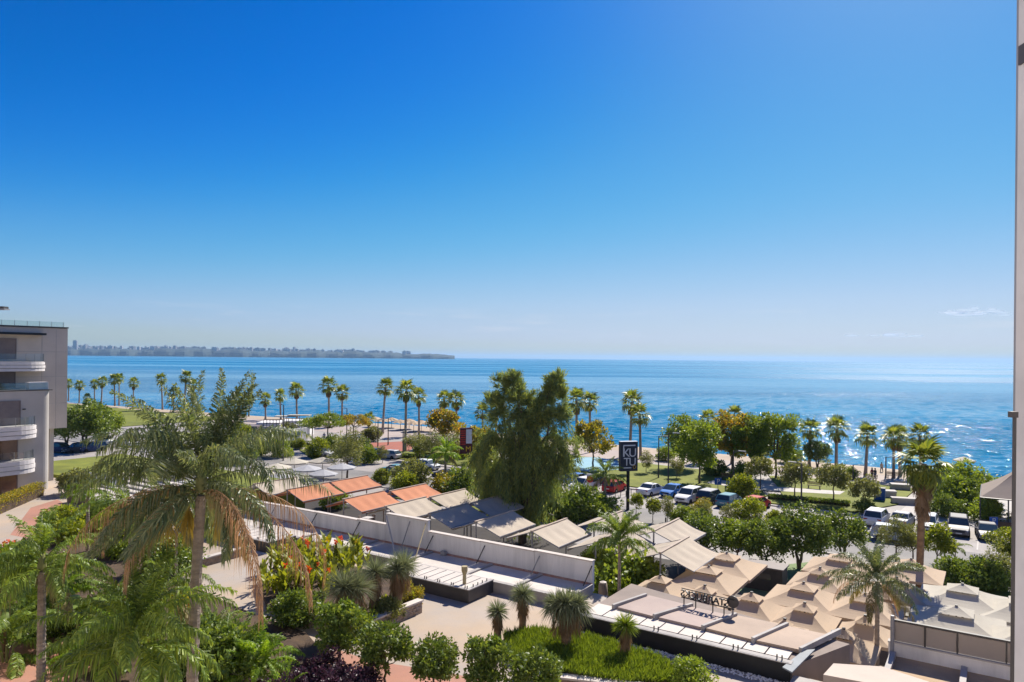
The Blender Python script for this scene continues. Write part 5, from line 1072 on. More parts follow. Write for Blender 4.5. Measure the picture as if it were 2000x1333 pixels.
# ---------------------------------------------------------------- broadleaf trees
BL = {}
BL['lolly'] = [broadleaf(50+i, 2.35, .92, .85, .75, .06, 46, 105, .15, .085, .30, M['leaf_dark'], M['bark'], low=-.8) for i in range(3)]
BL['dark'] = [broadleaf(60+i, 4.9, 2.2, 1.9, 1.4, .16, 60, 110, .26, .15, .62, M['leaf_dark'], M['bark'], stems=2, low=-.75) for i in range(3)]
BL['mid'] = [broadleaf(70+i, 4.6, 1.9, 1.7, 1.3, .13, 55, 100, .25, .14, .55, M['leaf_mid'], M['bark'], low=-.7) for i in range(3)]
BL['park'] = [broadleaf(80+i, 8.6, 2.9, 3.3, 2.6, .17, 70, 105, .34, .2, .75, M[m], M['bark'], low=-.85, hollow=.5) for i, m in enumerate(('leaf_mid', 'leaf_autumn', 'leaf_mid'))]
BL['autumn'] = [broadleaf(90+i, 6.3, 2.5, 2.2, 2.2, .15, 46, 90, .34, .2, .62, M[m], M['bark'], low=-.7) for i, m in enumerate(('leaf_yellow', 'leaf_autumn'))]
BL['round'] = [broadleaf(95+i, 3.9, 1.45, 1.3, 1.7, .08, 40, 95, .2, .11, .45, M['leaf_olive' if i else 'leaf_lime'], M['bark'], low=-.7) for i in range(2)]
BL['olive'] = [broadleaf(100+i, 3.6, 1.4, 1.3, 1.2, .09, 40, 110, .2, .055, .45, M['leaf_olive'], M['bark'], low=-.7) for i in range(2)]
BL['slim'] = [broadleaf(105+i, 2.6, .7, .95, .8, .05, 26, 80, .17, .06, .3, M['leaf_olive'], M['bark'], low=-.9) for i in range(2)]
BL['lime'] = [broadleaf(108+i, 2.4, .75, .75, .8, .05, 26, 90, .16, .09, .28, M['leaf_lime'], M['bark'], low=-.8) for i in range(2)]
BL['flat'] = [broadleaf(112+i, 6.2, 3.2, 1.2, 3.8, .16, 50, 110, .3, .1, .6, M[('leaf_mid', 'leaf_autumn')[i]], M['bark'], low=-.5, flat=.6) for i in range(2)]
BL['shrub'] = [broadleaf(120+i, 2.3, 1.5, 1.2, .4, .06, 44, 110, .2, .12, .48, M[m], M['bark'], stems=3, low=-.95) for i, m in enumerate(('leaf_dark', 'leaf_mid', 'leaf_lime', 'leaf_olive', 'leaf_yellow', 'leaf_purple'))]
def tree(kind, k, p, label, s=1.0, sz=None, rz=0.0, cat='tree', group=None, name='broadleaf_tree'):
    return plant(name, list(zip(('trunk', 'crown'), BL[kind][k % len(BL[kind])])), p, label, cat, group, rz, s, sz)
def treepx(kind, k, px, py, label, s=1.0, sz=None, z=0.0, **kw): return tree(kind, k, G(px, py, z), label, s, sz, rz=px*.37, **kw)
for i, (px, py, s, lb) in enumerate([(664,1305,1.1,'first clipped round tree beside the purple bush'), (752,1338,1.02,'second clipped round tree from the left along the red path'), (846,1362,.95,'third clipped round tree from the left along the red path'), (952,1372,.98,'fourth clipped round tree, left of the red stone edging'), (1048,1392,.92,'rightmost clipped round tree at the bottom edge')]):
    treepx('lolly', i, px, py, lb, s, z=TZ, group='clipped round trees on the terrace', name='round_tree')
for a in [('dark',0,1378,1106,'broad dark tree left of the umbrellas',.9), ('mid',0,1440,1104,'lime tinted tree between the dark trees above the umbrellas',.78), ('dark',1,1492,1116,'dark round tree directly above the left umbrella cluster',.84), ('dark',2,1560,1112,'dark multi stemmed tree above the green court',1.0), ('dark',0,1645,1098,'wide low dark tree above the topmost right umbrella',.85)]: treepx(*a)
for a in [('lime',0,1275,1021,'little round street tree nearest the black sign'), ('slim',0,1303,1021,'slim grey green street tree below the blue car'), ('slim',1,1378,1028,'olive street tree with a yellow neighbour below the white car'), ('lime',1,1242,1008,'lime shrub tree at the foot of the black sign'), ('slim',0,1423,1040,'slim tree left of the round palm bush'), ('lime',1,1512,1046,'small lime street tree beside the bicycles'), ('round',0,1462,1052,'round mid green tree in front of the red hatchback',1.0)]: treepx(*a)
for a in [('park',0,1366,946,'large green park tree at the left of the park group',1.0), ('park',1,1430,925,'tall autumn tinted park tree in the middle of the group',1.08), ('park',2,1468,930,'green park tree right of the autumn one',1.02), ('park',0,1515,935,'dark leaning park tree at the right of the park group',1.1), ('park',2,1335,915,'park tree behind the lamp post',.95), ('autumn',0,1158,917,'yellowing tree on the blue play surface',1.15), ('round',1,1485,957,'first small round park tree',1.15), ('round',1,1552,976,'second small round park tree, above the bicycles',1.25), ('round',1,1628,986,'third small round park tree before the promenade',1.3), ('round',1,1690,1000,'small round tree beside the white people carrier',1.0), ('dark',1,1596,915,'dark low tree at the water between the right hand palms',.9), ('slim',1,1226,928,'sapling right of the black sign',1.3), ('slim',0,1262,925,'second sapling right of the black sign',1.2), ('slim',1,1322,935,'leaning sapling by the left park tree',1.2)]: treepx(*a)
for a in [('olive',0,1750,1094,'brown olive tree in front of the pale hatchback',.95), ('olive',1,1783,1100,'second brown olive tree beside the fan palm trunk',.9), ('lime',0,1830,1115,'round bright street tree right of the fan palm trunk',1.5), ('round',0,1972,1122,'street tree at the right picture edge',.95), ('slim',1,1944,1150,'bare looking young tree near the right edge',1.2)]: treepx(*a)
for a in [('olive',0,678,934,'large round olive tree beside the street cafe',1.75), ('flat',0,640,880,'flat topped dark tree behind the olive tree',1.05), ('flat',1,690,872,'flat topped yellowing tree behind the olive tree',.95), ('flat',0,610,868,'flat topped tree beside the beach bar',.8), ('olive',1,812,900,'left olive tree in the group by the red court',1.25), ('olive',0,845,905,'middle olive tree in the group by the red court',1.3), ('olive',1,880,900,'right olive tree in the group by the red court',1.25), ('autumn',1,872,885,'tall autumn tree beside the maroon sign',1.25), ('autumn',0,930,915,'yellow tree between the maroon sign and the weeping tree',1.0), ('slim',0,747,905,'small tree before the red court',1.0), ('lime',0,820,903,'umbrella shaped lime tree by the street',1.2), ('olive',1,565,862,'grey tree in front of the beach bar',1.1), ('dark',0,165,880,'big dark tree right of the apartment block',1.75), ('mid',1,205,868,'bright tree behind the dark tree by the apartment block',1.45), ('dark',2,130,872,'dark tree touching the apartment block',1.3), ('round',0,470,880,'bright tree right of the feather palm crown',1.3)]: treepx(*a)
for kind, px, py, lb, s in [(0,1085,1012,'big dark rounded shrub right of the weeping tree',1.5), (0,1130,1018,'big dark rounded shrub below the white car',1.6), (0,1172,1012,'dark shrub left of the black sign',1.2), (1,1060,985,'open green shrub beside the weeping tree trunk',1.4), (0,915,975,'dark glossy shrub behind the back beige awnings',1.6), (3,800,955,'grey green round shrub below the silver hatchback',1.55), (2,790,965,'lime shrub behind the orange awning',1.1), (4,872,968,'yellow green shrub behind the orange awning corner',1.1), (2,745,945,'lime shrub beyond the back orange awning',.8), (1,545,893,'green shrub behind the street cafe',1.3), (0,500,890,'dark shrub left of the street cafe',1.6), (2,622,893,'lime shrub beside the silver car',1.3), (1,1212,1195,'dark leafy bush below the court palm',1.75), (1,1170,1128,'bright leafy bush left of the court palm',1.0), (0,1245,1180,'dark leafy bush right of the court palm',1.2), (0,1865,1150,'dark shrub behind the cream umbrella, left',1.0), (0,1905,1150,'dark shrub behind the cream umbrella, middle',1.05), (0,1940,1152,'dark shrub behind the cream umbrella, right',.9), (1,655,992,'shrub between the orange awnings and the parapet',1.0), (1,1330,1022,'low shrub pair beside the slim street tree',.75), (3,1352,1020,'olive shrub beside the slim street tree',.7), (4,1370,1000,'yellow flowering shrub below the white car',.6), (2,1450,975,'leafy lime shrub behind the teal car',1.2), (0,1690,1003,'dark clipped shrub below the small round tree',.7), (1,1860,990,'leafy banana like shrub left of the tent restaurant',1.6), (0,1895,995,'dark shrub beside the tent restaurant',1.5), (1,1880,975,'tall leafy shrub behind the near fan palm',1.9), (1,1925,1020,'shrub at the corner of the tent restaurant',1.1), (0,1850,1010,'dark shrub behind the street tree',1.1), (3,960,940,'grey shrub left of the weeping tree foot',1.5), (1,890,960,'green shrub beside the dark car',1.2)]:
    treepx('shrub', kind, px, py, lb, s, cat='shrub', name='shrub')
for kind, px, py, lb, s in [(3,150,965,'round grey green bush near the apartment block',.95), (0,30,1155,'dark shrub at the left edge of the garden',1.1), (0,365,1330,'dark clipped shrub behind the tall palm trunk',1.0), (5,628,1345,'purple leaved bush beside the first round tree',.6), (5,560,1385,'purple leaved bush at the bottom edge',.55), (0,455,1330,'deep green bush below the palmetto clump',.9), (1,250,1085,'green garden bush below the long drooping frond',1.0), (4,230,1035,'yellow green bush behind the long drooping frond',.7), (0,330,1120,'dark bush before the left stone planter',1.0), (1,200,1040,'green bush on the garden slope',1.0), (2,120,1060,'lime bush in the left garden',1.0), (0,580,1220,'dark bush at the foot of the canna bed',.75), (3,760,1215,'low grey green bush under the yuccas',.5), (1,700,1240,'green bush at the planter wall corner',.5), (4,800,1185,'yellow green low bush at the planter end',.45), (1,1350,1345,'leafy bush before the dark fascia',.5), (0,100,1245,'dark hedge bush beside the red path',.7), (0,215,1225,'dark bush by the banana plant',.8), (1,395,1290,'green bush right of the tall palm trunk',.7), (5,690,1368,'purple ground bush below the first round tree',.6)]:
    treepx('shrub', kind, px, py, lb, s, z=TZ, cat='shrub', name='shrub')
# ---------------------------------------------------------------- the great weeping tree
def weeping():
    rng = np.random.default_rng(77); Y = 66.0; a, b = ray(1022, 900); p = Vector((a*Y, Y, 0)); o = empty('weeping_tree', p, 0, 'great weeping tree rising above the horizon in the centre', 'tree'); k = FPX/Y
    lobes = [(983,750,17,0),(1003,741,16,0),(1012,760,14,0),(1000,778,26,0),(1088,742,16,0),(1078,757,14,0),(1070,772,20,0),(1095,768,14,0),(1055,800,30,.3),(978,808,24,.3),(1018,815,34,.4),(1080,812,24,.4),(958,846,24,.7),(940,872,22,.9),(995,860,38,.8),(1045,855,38,.8),(1092,850,28,.7),(1104,885,24,.9),(1076,905,34,1),(1022,915,40,1),(972,905,32,1),(942,915,24,1),(1052,950,34,1),(1000,955,32,1),(960,950,24,1),(1030,985,28,1),(985,985,22,1),(1032,786,22,.2),(1046,806,24,.4),(965,784,15,.1),(1100,802,18,.4),(1020,870,30,.7),(1035,835,28,.5),(1000,900,30,.9),(1062,875,30,.8)]
    Ps, Ds, Ls, Ws = [], [], [], []; mb = MB(); mb.smooth = True; tips = []
    for x, y, r, dr in lobes:
        rr = r/k; c = GY(x, y, Y) - p; c = np.array(c)
        for i in range(int(9 + 15*(r/26.0)**1.8)):
            d = unit(rng.normal(size=3) + np.array([0, 0, .55*(1-dr)])); s0 = c + rng.normal(size=3)*rr*.32; Ln = rr*(.6+.75*rng.random()); n = 100
            t = rng.random(n)**.75; q = s0 + np.outer(t, d)*Ln; q[:, 2] -= (.25 + 1.0*dr)*Ln*t**2; hang = rng.random(n)*(.25 + 1.15*dr)*rng.random(); q[:, 2] -= hang; q += rng.normal(size=(n, 3))*(.07 + .1*t[:, None])
            D = unit(d*(.75 - .45*dr) + np.array([0, 0, .25 - 1.25*dr]) + rng.normal(size=(n, 3))*.3); Ps.append(q); Ds.append(D); Ls.append(.42*(.6+.8*rng.random(n))); Ws.append(.065*(.6+.8*rng.random(n))); tips.append((c, s0 + d*Ln*.6))
    P = np.concatenate(Ps); D = np.concatenate(Ds); S = unit(np.cross(D, rng.normal(size=P.shape))); V, F = leafquads(P, D, S, np.concatenate(Ls), np.concatenate(Ws)); me = np_mesh('crown', V, F); me.materials.append(M['leaf_willow']); link('crown', me, None, o)
    limb(mb, (0,0,-.1), (.1,0,3.2), .42, .3, rng, 9, 5, .04); limb(mb, (.1,0,3.0), (-1.3,.2,11.5), .26, .06, rng, 7, 7, .05); limb(mb, (.1,0,3.0), (2.4,-.2,11.4), .25, .06, rng, 7, 7, .05); mb.build('trunk', M['bark'], o)
    for i in rng.permutation(len(tips))[:44]:
        c, e = tips[i]; m_ = MB(); limb(m_, (c[0]*.3, c[1]*.2, max(2.6, c[2]*.6)), e, .08, .018, rng, 4, 4, .06); m_.build('limb', M['bark'], o)
weeping()
for kind, px, py, lb, s in [(1,648,884,'green shrub on the lawn left of the red court',1.3), (2,682,886,'lime shrub in front of the flat topped trees',1.0), (0,706,884,'dark shrub at the left end of the red court',1.1), (3,728,862,'grey shrub behind the red court',1.2), (1,716,905,'green shrub at the kerb below the olive tree',1.2), (0,825,880,'dark shrub under the olive trees',1.1), (4,905,895,'yellowing shrub at the foot of the maroon sign',1.2), (1,470,905,'green shrub right of the feather palm trunk by the cafe',1.5), (0,520,872,'dark shrub at the beach bar corner',1.0), (2,585,878,'lime shrub at the foot of the white wall sign',.8), (1,940,905,'green shrub between maroon sign and weeping tree',1.5), (0,985,1000,'dark shrub at the foot of the weeping tree, left',1.4), (0,1040,1012,'dark shrub at the foot of the weeping tree, right',1.4), (1,1300,900,'low shrub at the beach behind the left park tree',1.0), (0,1545,905,'dark beach shrub right of the park group',1.2), (1,1660,935,'low shrub beside the promenade lamp',.7), (0,1395,930,'dark shrub between the park trunks',1.1), (1,1450,935,'green shrub under the autumn park tree',1.0)]:
    treepx('shrub', kind, px, py, lb, s, cat='shrub', name='shrub')
# ---------------------------------------------------------------- beds, mound, hedges
def pin(poly, x, y):
    c = False; n = len(poly)
    for i in range(n):
        (x1, y1), (x2, y2) = poly[i][:2], poly[(i+1) % n][:2]
        if (y1 > y) != (y2 > y) and x < (x2-x1)*(y-y1)/(y2-y1) + x1: c = not c
    return c
def scatter(poly, n, rng):
    xs = [p[0] for p in poly]; ys = [p[1] for p in poly]; out = []
    while len(out) < n:
        x, y = rng.uniform(min(xs), max(xs)), rng.uniform(min(ys), max(ys))
        if pin(poly, x, y): out.append((x, y))
    return out
def bed(poly, z, label, name='planting_bed'): return flat(name, poly, z, M['soil'], label, 'bed', step=.2)
bed(tp((0,1075),(150,1015),(260,1000),(330,1030),(345,1130),(420,1170),(500,1205),(598,1240),(640,1290),(560,1345),(400,1400),(60,1420),(0,1400)), TZ+.1, 'planted soil bed of the left garden')
flat('red_path', tp((0,1212),(55,1222),(170,1285),(230,1262),(300,1258),(150,1330),(70,1420),(0,1420)), TZ+.12, M['paving_red'], 'red paved path crossing the left garden', 'path')
bed(tp((640,1330),(760,1350),(980,1400),(900,1480),(560,1420)), TZ+.1, 'soil bed below the round trees')
def grass(poly, n, z, h, w, m, name, label, bump=0.0, seed=1):
    rng = np.random.default_rng(seed); R = random.Random(seed); pts = np.array(scatter(poly, n, R)); cx, cy = pts.mean(0); r = np.sqrt(((pts - (cx, cy))**2).sum(1)); zz = z + bump*np.clip(1 - (r/r.max())**2, 0, 1)
    P = np.column_stack([pts, zz]); D = unit(rng.normal(size=(n, 3))*np.array([.55, .55, .1]) + np.array([0, 0, 1.0])); S = unit(np.cross(D, rng.normal(size=(n, 3))))
    V, F = leafquads(P, D, S, h*(.6+.8*rng.random(n)), w*np.ones(n)); me = np_mesh(name, V, F); me.materials.append(m); return tag(link(name, me), label, 'grass', kind='stuff')
MOUND = tp((985,1248),(1040,1240),(1160,1262),(1290,1300),(1370,1340),(1220,1350),(1050,1325),(990,1290))
bed(MOUND, TZ+.12, 'soil of the green mound with yuccas'); grass([(p.x, p.y) for p in MOUND], 15000, TZ+.1, .3, .045, leafmat('mound_grass', [(.08,.13,.015), (.13,.19,.02), (.19,.25,.03)], .35), 'mound_grass', 'thick bright green ground cover around the yuccas', .3)
SL = tp((95,1010),(230,1002),(262,1010),(240,1045),(120,1050),(95,1030)); grass([(p.x, p.y) for p in SL], 6000, TZ+.08, .22, .05, bpy.data.materials['mound_grass'], 'patch_grass', 'green grass patch under the little umbrella palm', .2, 2)
PL = tp((598,1212),(700,1232),(820,1178),(760,1145),(640,1100),(560,1095),(505,1150),(520,1195)); bed(PL, TZ+.42, 'raised soil of the stone planter')
M['rubble'] = mat('rubble_stone', (.40,.30,.22), (.26,.19,.14), 7, .9, .6, 20, objvar=.2); M['rubble_grey'] = mat('rubble_stone_grey', (.36,.30,.26), (.25,.21,.18), 7, .9, .6, 20)
def stone_wall(a, b, h, label, z=TZ, th=.3):
    o = empty('stone_planter_wall', (0, 0, 0), 0, label, 'wall'); d = b - a; L = d.length; d.normalize(); n = Vector((-d.y, d.x, 0)); rng = random.Random(int(L*100))
    q = lambda s0, s1, t0, t1, z0, z1: ([a+d*s0+n*t0+Vector((0,0,z0)), a+d*s1+n*t0+Vector((0,0,z0)), a+d*s1+n*t1+Vector((0,0,z0)), a+d*s0+n*t1+Vector((0,0,z0))], [a+d*s0+n*t0+Vector((0,0,z1)), a+d*s1+n*t0+Vector((0,0,z1)), a+d*s1+n*t1+Vector((0,0,z1)), a+d*s0+n*t1+Vector((0,0,z1))])
    MB().hexa(*q(0, L, -th/2+.03, th/2-.03, 0, h-.04)).build('core', M['soil'], o); MB().hexa(*q(-.05, L+.05, -th/2-.06, th/2+.06, h-.04, h+.04)).build('coping', M['roof_cream'], o)
    st = MB(); rows_ = 6; hh = (h-.05)/rows_
    for r in range(rows_):
        s = -rng.uniform(0, .15)
        while s < L:
            w = rng.uniform(.14, .34); s0, s1 = max(0, s)+.008, min(L, s+w)-.008; e = rng.uniform(0, .035)
            if s1 > s0 + .02:
                for sg in (-1, 1): st.mi = rng.choice((0, 0, 1)); st.hexa(*q(s0, s1, *sorted((sg*(th/2-.04), sg*(th/2+e))), r*hh+.006, (r+1)*hh-.006))
            s += w
    so = st.build('stones', [M['rubble'], M['rubble_grey']], o); so['kind'] = 'stuff'; return o
Gp = lambda x, y: G(x, y, TZ)
stone_wall(Gp(704,1244), Gp(820,1196), .62, 'stone planter wall facing the open terrace'); stone_wall(Gp(600,1222), Gp(700,1247), .62, 'stone planter wall behind the first round tree')
stone_wall(Gp(340,1122), Gp(485,1082), .5, 'low stone planter wall behind the tall palm trunk'); stone_wall(Gp(1005,1325), Gp(1260,1355), .3, 'low reddish stone edging below the green mound'); stone_wall(Gp(425,1318), Gp(505,1345), .4, 'curved stone edging at the bottom left of centre')
CM = []
for k in range(4):
    rng = np.random.default_rng(200+k); V, F = [], []
    for i in range(9):
        a = i*2.4 + rng.normal()*.3; z0 = .1 + .09*i; L = .52 + .2*rng.random(); w = .085 + .03*rng.random(); el = .95 + .35*rng.random(); d = np.array([math.cos(a)*math.cos(el), math.sin(a)*math.cos(el), math.sin(el)]); s = np.array([-math.sin(a), math.cos(a), 0]); p = np.array([0, 0, z0]); m_ = p + d*L*.5; e_ = p + d*L + np.array([math.cos(a)*.1, math.sin(a)*.1, -.06]); b = len(V)
        V += [p - s*w*.25, p + s*w*.25, m_ + s*w, m_ - s*w, e_]; F += [(b, b+1, b+2, b+3), (b+3, b+2, b+4, b+4)]
    b = len(V); V += [(-.015, 0, 0), (.015, 0, 0), (.01, 0, 1.25), (-.01, 0, 1.25)]; F.append((b, b+1, b+2, b+3)); me = tri_mesh('canna_plant', V, F); me.materials.append(M['leaf_canna'])
    fm = []
    for mt in ('petal_orange', 'petal_yellow', 'petal_red'):
        n = 16; P = np.zeros((n, 3)); P[:, 2] = rng.random(n)*.22; D = unit(rng.normal(size=(n, 3)) + np.array([0, 0, .7])); S = unit(np.cross(D, rng.normal(size=(n, 3)))); v, f = leafquads(P, D, S, .17*np.ones(n), .09*np.ones(n)); q = np_mesh('flower', v, f); q.materials.append(M[mt]); fm.append(q)
    CM.append((me, fm))
def cannas(poly, n, z, label, group, pick, seed, s=1.0):
    R = random.Random(seed)
    for x, y in scatter([(p.x, p.y) for p in poly], n, R):
        me, fm = R.choice(CM); o = link('canna_plant', me, None, None, (x, y, z), R.uniform(0, 6)); k = s*R.uniform(.8, 1.25); o.scale = (k, k, k); f = pick(R, x, y); tag(o, ('taller ' if k > s*1.02 else 'lower ') + label + ('', ', orange flower', ', yellow flower', ', red flower')[0 if f is None else f+1], 'plant', group)
        if f is not None: link('flower', fm[f], None, o, (0, 0, 1.2))
CB = tp((505,1150),(530,1115),(600,1098),(705,1100),(735,1122),(690,1150),(640,1185),(560,1200),(515,1185))
cannas(CB, 130, TZ+.42, 'leafy canna in the bed behind the stone planter', 'cannas in the stone planter bed', lambda R, x, y: (0 if R.random() < .7 else 1) if R.random() < (.6 if x > -8.5 else .15) else None, 5, 1.05)
cannas(tp((318,1225),(375,1215),(385,1245),(330,1260)), 26, TZ+.4, 'canna left of the tall palm trunk', 'cannas beside the tall palm trunk', lambda R, x, y: 1 if R.random() < .8 else 2, 6, .85)
cannas(tp((205,1215),(260,1205),(265,1225),(215,1235)), 14, TZ+.4, 'canna near the banana plant', 'cannas near the banana plant', lambda R, x, y: 1 if R.random() < .7 else 0, 7, .8)
cannas(tp((735,1225),(810,1190),(800,1180),(700,1222)), 24, TZ+.42, 'small leafy canna under the yuccas at the planter edge', 'low cannas under the yuccas', lambda R, x, y: None, 8, .5)
cannas(tp((0,1110),(30,1105),(35,1125),(0,1130)), 12, TZ+.3, 'canna at the left picture edge', 'cannas at the left edge', lambda R, x, y: 0, 9, .9)
def banana(px, py, h, label, seed):
    p = G(px, py, TZ); rng = np.random.default_rng(seed); o = empty('banana_plant', p, 0, label, 'plant'); MB().tube([(0,0,-.05),(.05,0,h*.5),(.1,0,h)], [.13,.1,.06], 8).build('stem', M['palm_bark_brown'], o)
    for i in range(6):
        a = i*2.4; n = 9; V, F = [], []; L = 1.5; el0 = 1.2 - .12*i; x = z = 0
        for j in range(n+1):
            t = j/n; el = el0 - 1.9*t; w = .22*math.sin(PI*min(1, t*.9+.08))**.6; V += [(x, -w, z - w*.25), (x, 0, z), (x, w, z - w*.25)]; x += L/n*math.cos(el); z += L/n*math.sin(el)
        for j in range(n): b = 3*j; F += [(b, b+3, b+4, b+1), (b+1, b+4, b+5, b+2)]
        me = np_mesh('leaf', np.array(V), np.array(F)); me.materials.append(M['leaf_mid']); link('leaf', me, None, o, (.1, 0, h-.1), a)
banana(150, 1262, 1.7, 'banana plant with a brown stem in the left garden', 1); banana(5, 1290, 1.6, 'banana plant at the bottom left edge', 2); banana(20, 1190, 1.3, 'banana plant beside the dark shrub at the left edge', 3)
def hedge(a, b, w, h, z, m, label, n=4200, ll=.12):
    rng = np.random.default_rng(int(abs(a.x*10))); d = b - a; L = d.length; d.normalize(); nn = Vector((-d.y, d.x, 0)); s = rng.random(n)*L; t = (rng.random(n)-.5)*w; k = rng.random(n)**.35*h
    P = np.array([tuple(a + d*s[i] + nn*t[i] + Vector((0, 0, z + k[i] - .1*abs(t[i])/w))) for i in range(n)]); D = unit(rng.normal(size=(n, 3)) + np.array([0, 0, .6])); S = unit(np.cross(D, rng.normal(size=(n, 3)))); V, F = leafquads(P, D, S, ll*(.7+.6*rng.random(n)), ll*.6*np.ones(n))
    o = empty('hedge', (0, 0, 0), 0, label, 'hedge'); me = np_mesh('foliage', V, F); me.materials.append(m); link('foliage', me, None, o)
    MB().hexa([p + Vector((0,0,z)) for p in (a - nn*w*.3, b - nn*w*.3, b + nn*w*.3, a + nn*w*.3)], [p + Vector((0,0,z+h*.6)) for p in (a - nn*w*.3, b - nn*w*.3, b + nn*w*.3, a + nn*w*.3)]).build('stems', M['soil'], o)
hedge(G(-20, 1010, TZ), G(78, 968, TZ), 1.1, 1.3, 0, M['leaf_yellow'], 'yellow green clipped hedge at the foot of the apartment block'); hedge(G(455, 872), G(620, 872), 1.2, 1.0, 0, M['leaf_mid'], 'low hedge in front of the beach bar', 2500, .2)
hedge(G(750, 893), G(830, 897), 1.5, .7, 0, M['leaf_dark'], 'low dark hedge along the street below the red court', 2500, .2); hedge(G(1500, 975), G(1660, 990), 1.2, .6, 0, M['leaf_dark'], 'low dark hedge along the park lawn', 3000, .2); hedge(G(1095, 928), G(1215, 945), 1.5, .5, 0, M['leaf_dark'], 'dark ground hedge behind the cars by the play surface', 2200, .2)
# ---------------------------------------------------------------- signs, lamps and street furniture
M['navy_sign'] = mat('navy_sign_panel', (.018,.024,.045), (.022,.03,.055), 1, .4); M['letter_white'] = mat('sign_letter_white', (.66,.68,.72), None, 1, .5); M['maroon'] = mat('maroon_panel', (.085,.018,.022), None, 1, .5); M['sign_yellow'] = mat('sign_yellow', (.75,.45,.02), None, 1, .5); M['sign_blue'] = mat('sign_blue', (.015,.09,.38), None, 1, .5); M['sign_red'] = mat('sign_red', (.55,.04,.03), None, 1, .5); M['stone_block'] = mat('stone_block', (.46,.42,.38), (.40,.36,.33), 2, .85, .3)
TXT = lambda x, y, z: Matrix.Translation((x, y, z)) @ Matrix.Rotation(PI/2, 4, 'X')   # text standing up, facing -y
def kutu():
    p = G(1226, 997); Y = p.y; k = Y/FPX; zt, zb = HZ(1228, 863, Y), HZ(1228, 920, Y); w = 2.05
    o = empty('pole_sign', p, math.radians(13), 'tall navy box sign with white letters on a black pole', 'sign')
    MB().tube([(0,0,0), (0,0,zb+.1)], .19, 10).build('pole', M['black'], o); MB().box(-.35, .35, -.35, .35, 0, .06).build('base_plate', M['dark_metal'], o)
    b = MB().box(-w/2, w/2, -.3, .3, zb, zt).build('sign_box', M['navy_sign'], o); MB().box(-w/2-.02, w/2+.02, -.32, .32, zt, zt+.05).build('top_cap', M['letter_white'], b)
    h = zt - zb; W_ = M['letter_white']
    text('K', 1.35, W_, o, TXT(-.36, -.325, zb+h*.62), .02, 'letter'); text('U', 1.35, W_, o, TXT(.40, -.325, zb+h*.62), .02, 'letter'); text('T', 1.25, W_, o, TXT(-.30, -.325, zb+h*.31), .02, 'letter'); text('U', 1.25, W_, o, TXT(.40, -.325, zb+h*.31), .02, 'letter')
    MB().box(-.72, .72, -.34, -.305, zb+h*.86, zb+h*.90).build('bar', W_, o); MB().box(-.74, -.62, -.34, -.305, zb+h*.5, zb+h*.859).build('bar', W_, o); MB().box(-.7, .25, -.34, -.305, zb+h*.1, zb+h*.135).build('bar', W_, o)
    r = MB(); r.tube([(.62+.17*math.cos(a), -.33, zb+h*.14+.17*math.sin(a)) for a in np.linspace(0, 2*PI, 15)], .025, 5); r.build('ring', M['sign_yellow'], o)
kutu()
def maroon_sign():
    p = G(914, 920); Y = p.y; zt, zb = HZ(905, 836, Y), HZ(905, 886, Y); o = empty('pole_sign', p, math.radians(12), 'maroon box sign with a yellow arch letter on a dark pole', 'sign')
    MB().tube([(.2,0,0), (.2,0,zb+.1)], .17, 9).build('pole', M['black'], o); MB().box(-1.25, .55, -.35, .35, zb, zt).build('sign_box', M['maroon'], o); h = zt - zb
    for i in range(7): z = zb + h*(.36 + .085*i); MB().box(-1.255, -.45, -.37, -.352, z, z+.14).build('stripe', M['sign_red'], o)
    MB().box(-.38, .5, -.37, -.352, zb+h*.4, zb+h*.95).build('panel', M['letter_white'], o); text('M', 1.1, M['sign_yellow'], o, TXT(-.05, -.37, zb+h*.18), .02, 'letter')
maroon_sign()
def totem():
    p = G(1150, 968); Y = p.y; o = empty('totem_sign', p, 0, 'white totem with a round red top beside the parked cars', 'sign'); zt = HZ(1150, 926, Y)
    MB().box(-.28, .28, -.09, .09, 0, zt).build('column', M['white_wall'], o); d = MB().lathe([(.05,-.06),(.42,-.06),(.42,.06),(.05,.06)], 18).build('disc', M['sign_red'], o, (.1, -.13, zt-.65)); d.rotation_euler = (PI/2, 0, 0); MB().box(-.2, .3, -.2, -.17, zt-.72, zt-.58).build('mark', M['sign_yellow'], o)
totem()
def p_sign(px, pb, pt, label):
    p = G(px, pb); zt = HZ(px, pt, p.y); o = empty('parking_sign', p, 0, label, 'sign'); MB().tube([(0,0,0), (0,0,zt-.1)], .04, 6).build('pole', M['steel'], o); MB().box(-.42, .42, -.06, -.04, zt-.85, zt).build('panel', M['sign_blue'], o); text('P', .8, M['letter_white'], o, TXT(.02, -.065, zt-.42), .005, 'letter')
p_sign(1402, 968, 934, 'blue parking sign with a white letter on the lawn edge'); p_sign(1940, 1040, 1010, 'blue parking sign before the tent restaurant')
def lamp(px, pb, pt, label, arm=1, pz=0.0):
    p = G(px, pb, pz); h = HZ(px, pt, p.y) - pz; o = empty('street_lamp', p, ROT, label, 'lamp post', 'tall dark street lamps'); MB().tube([(0,0,0), (0,0,.8), (0,0,h)], [.13,.10,.075], 8).build('pole', M['dark_metal'], o); MB().lathe([(.2,0),(.2,.06),(.14,.1)], 10).build('base', M['dark_metal'], o)
    MB().tube([(0,0,h-.05), (arm*.9,0,h+.05)], .04, 6).build('arm', M['dark_metal'], o); MB().box(min(arm*.6, arm*1.5), max(arm*.6, arm*1.5), -.14, .14, h, h+.09).build('lamp_head', M['steel'], o)
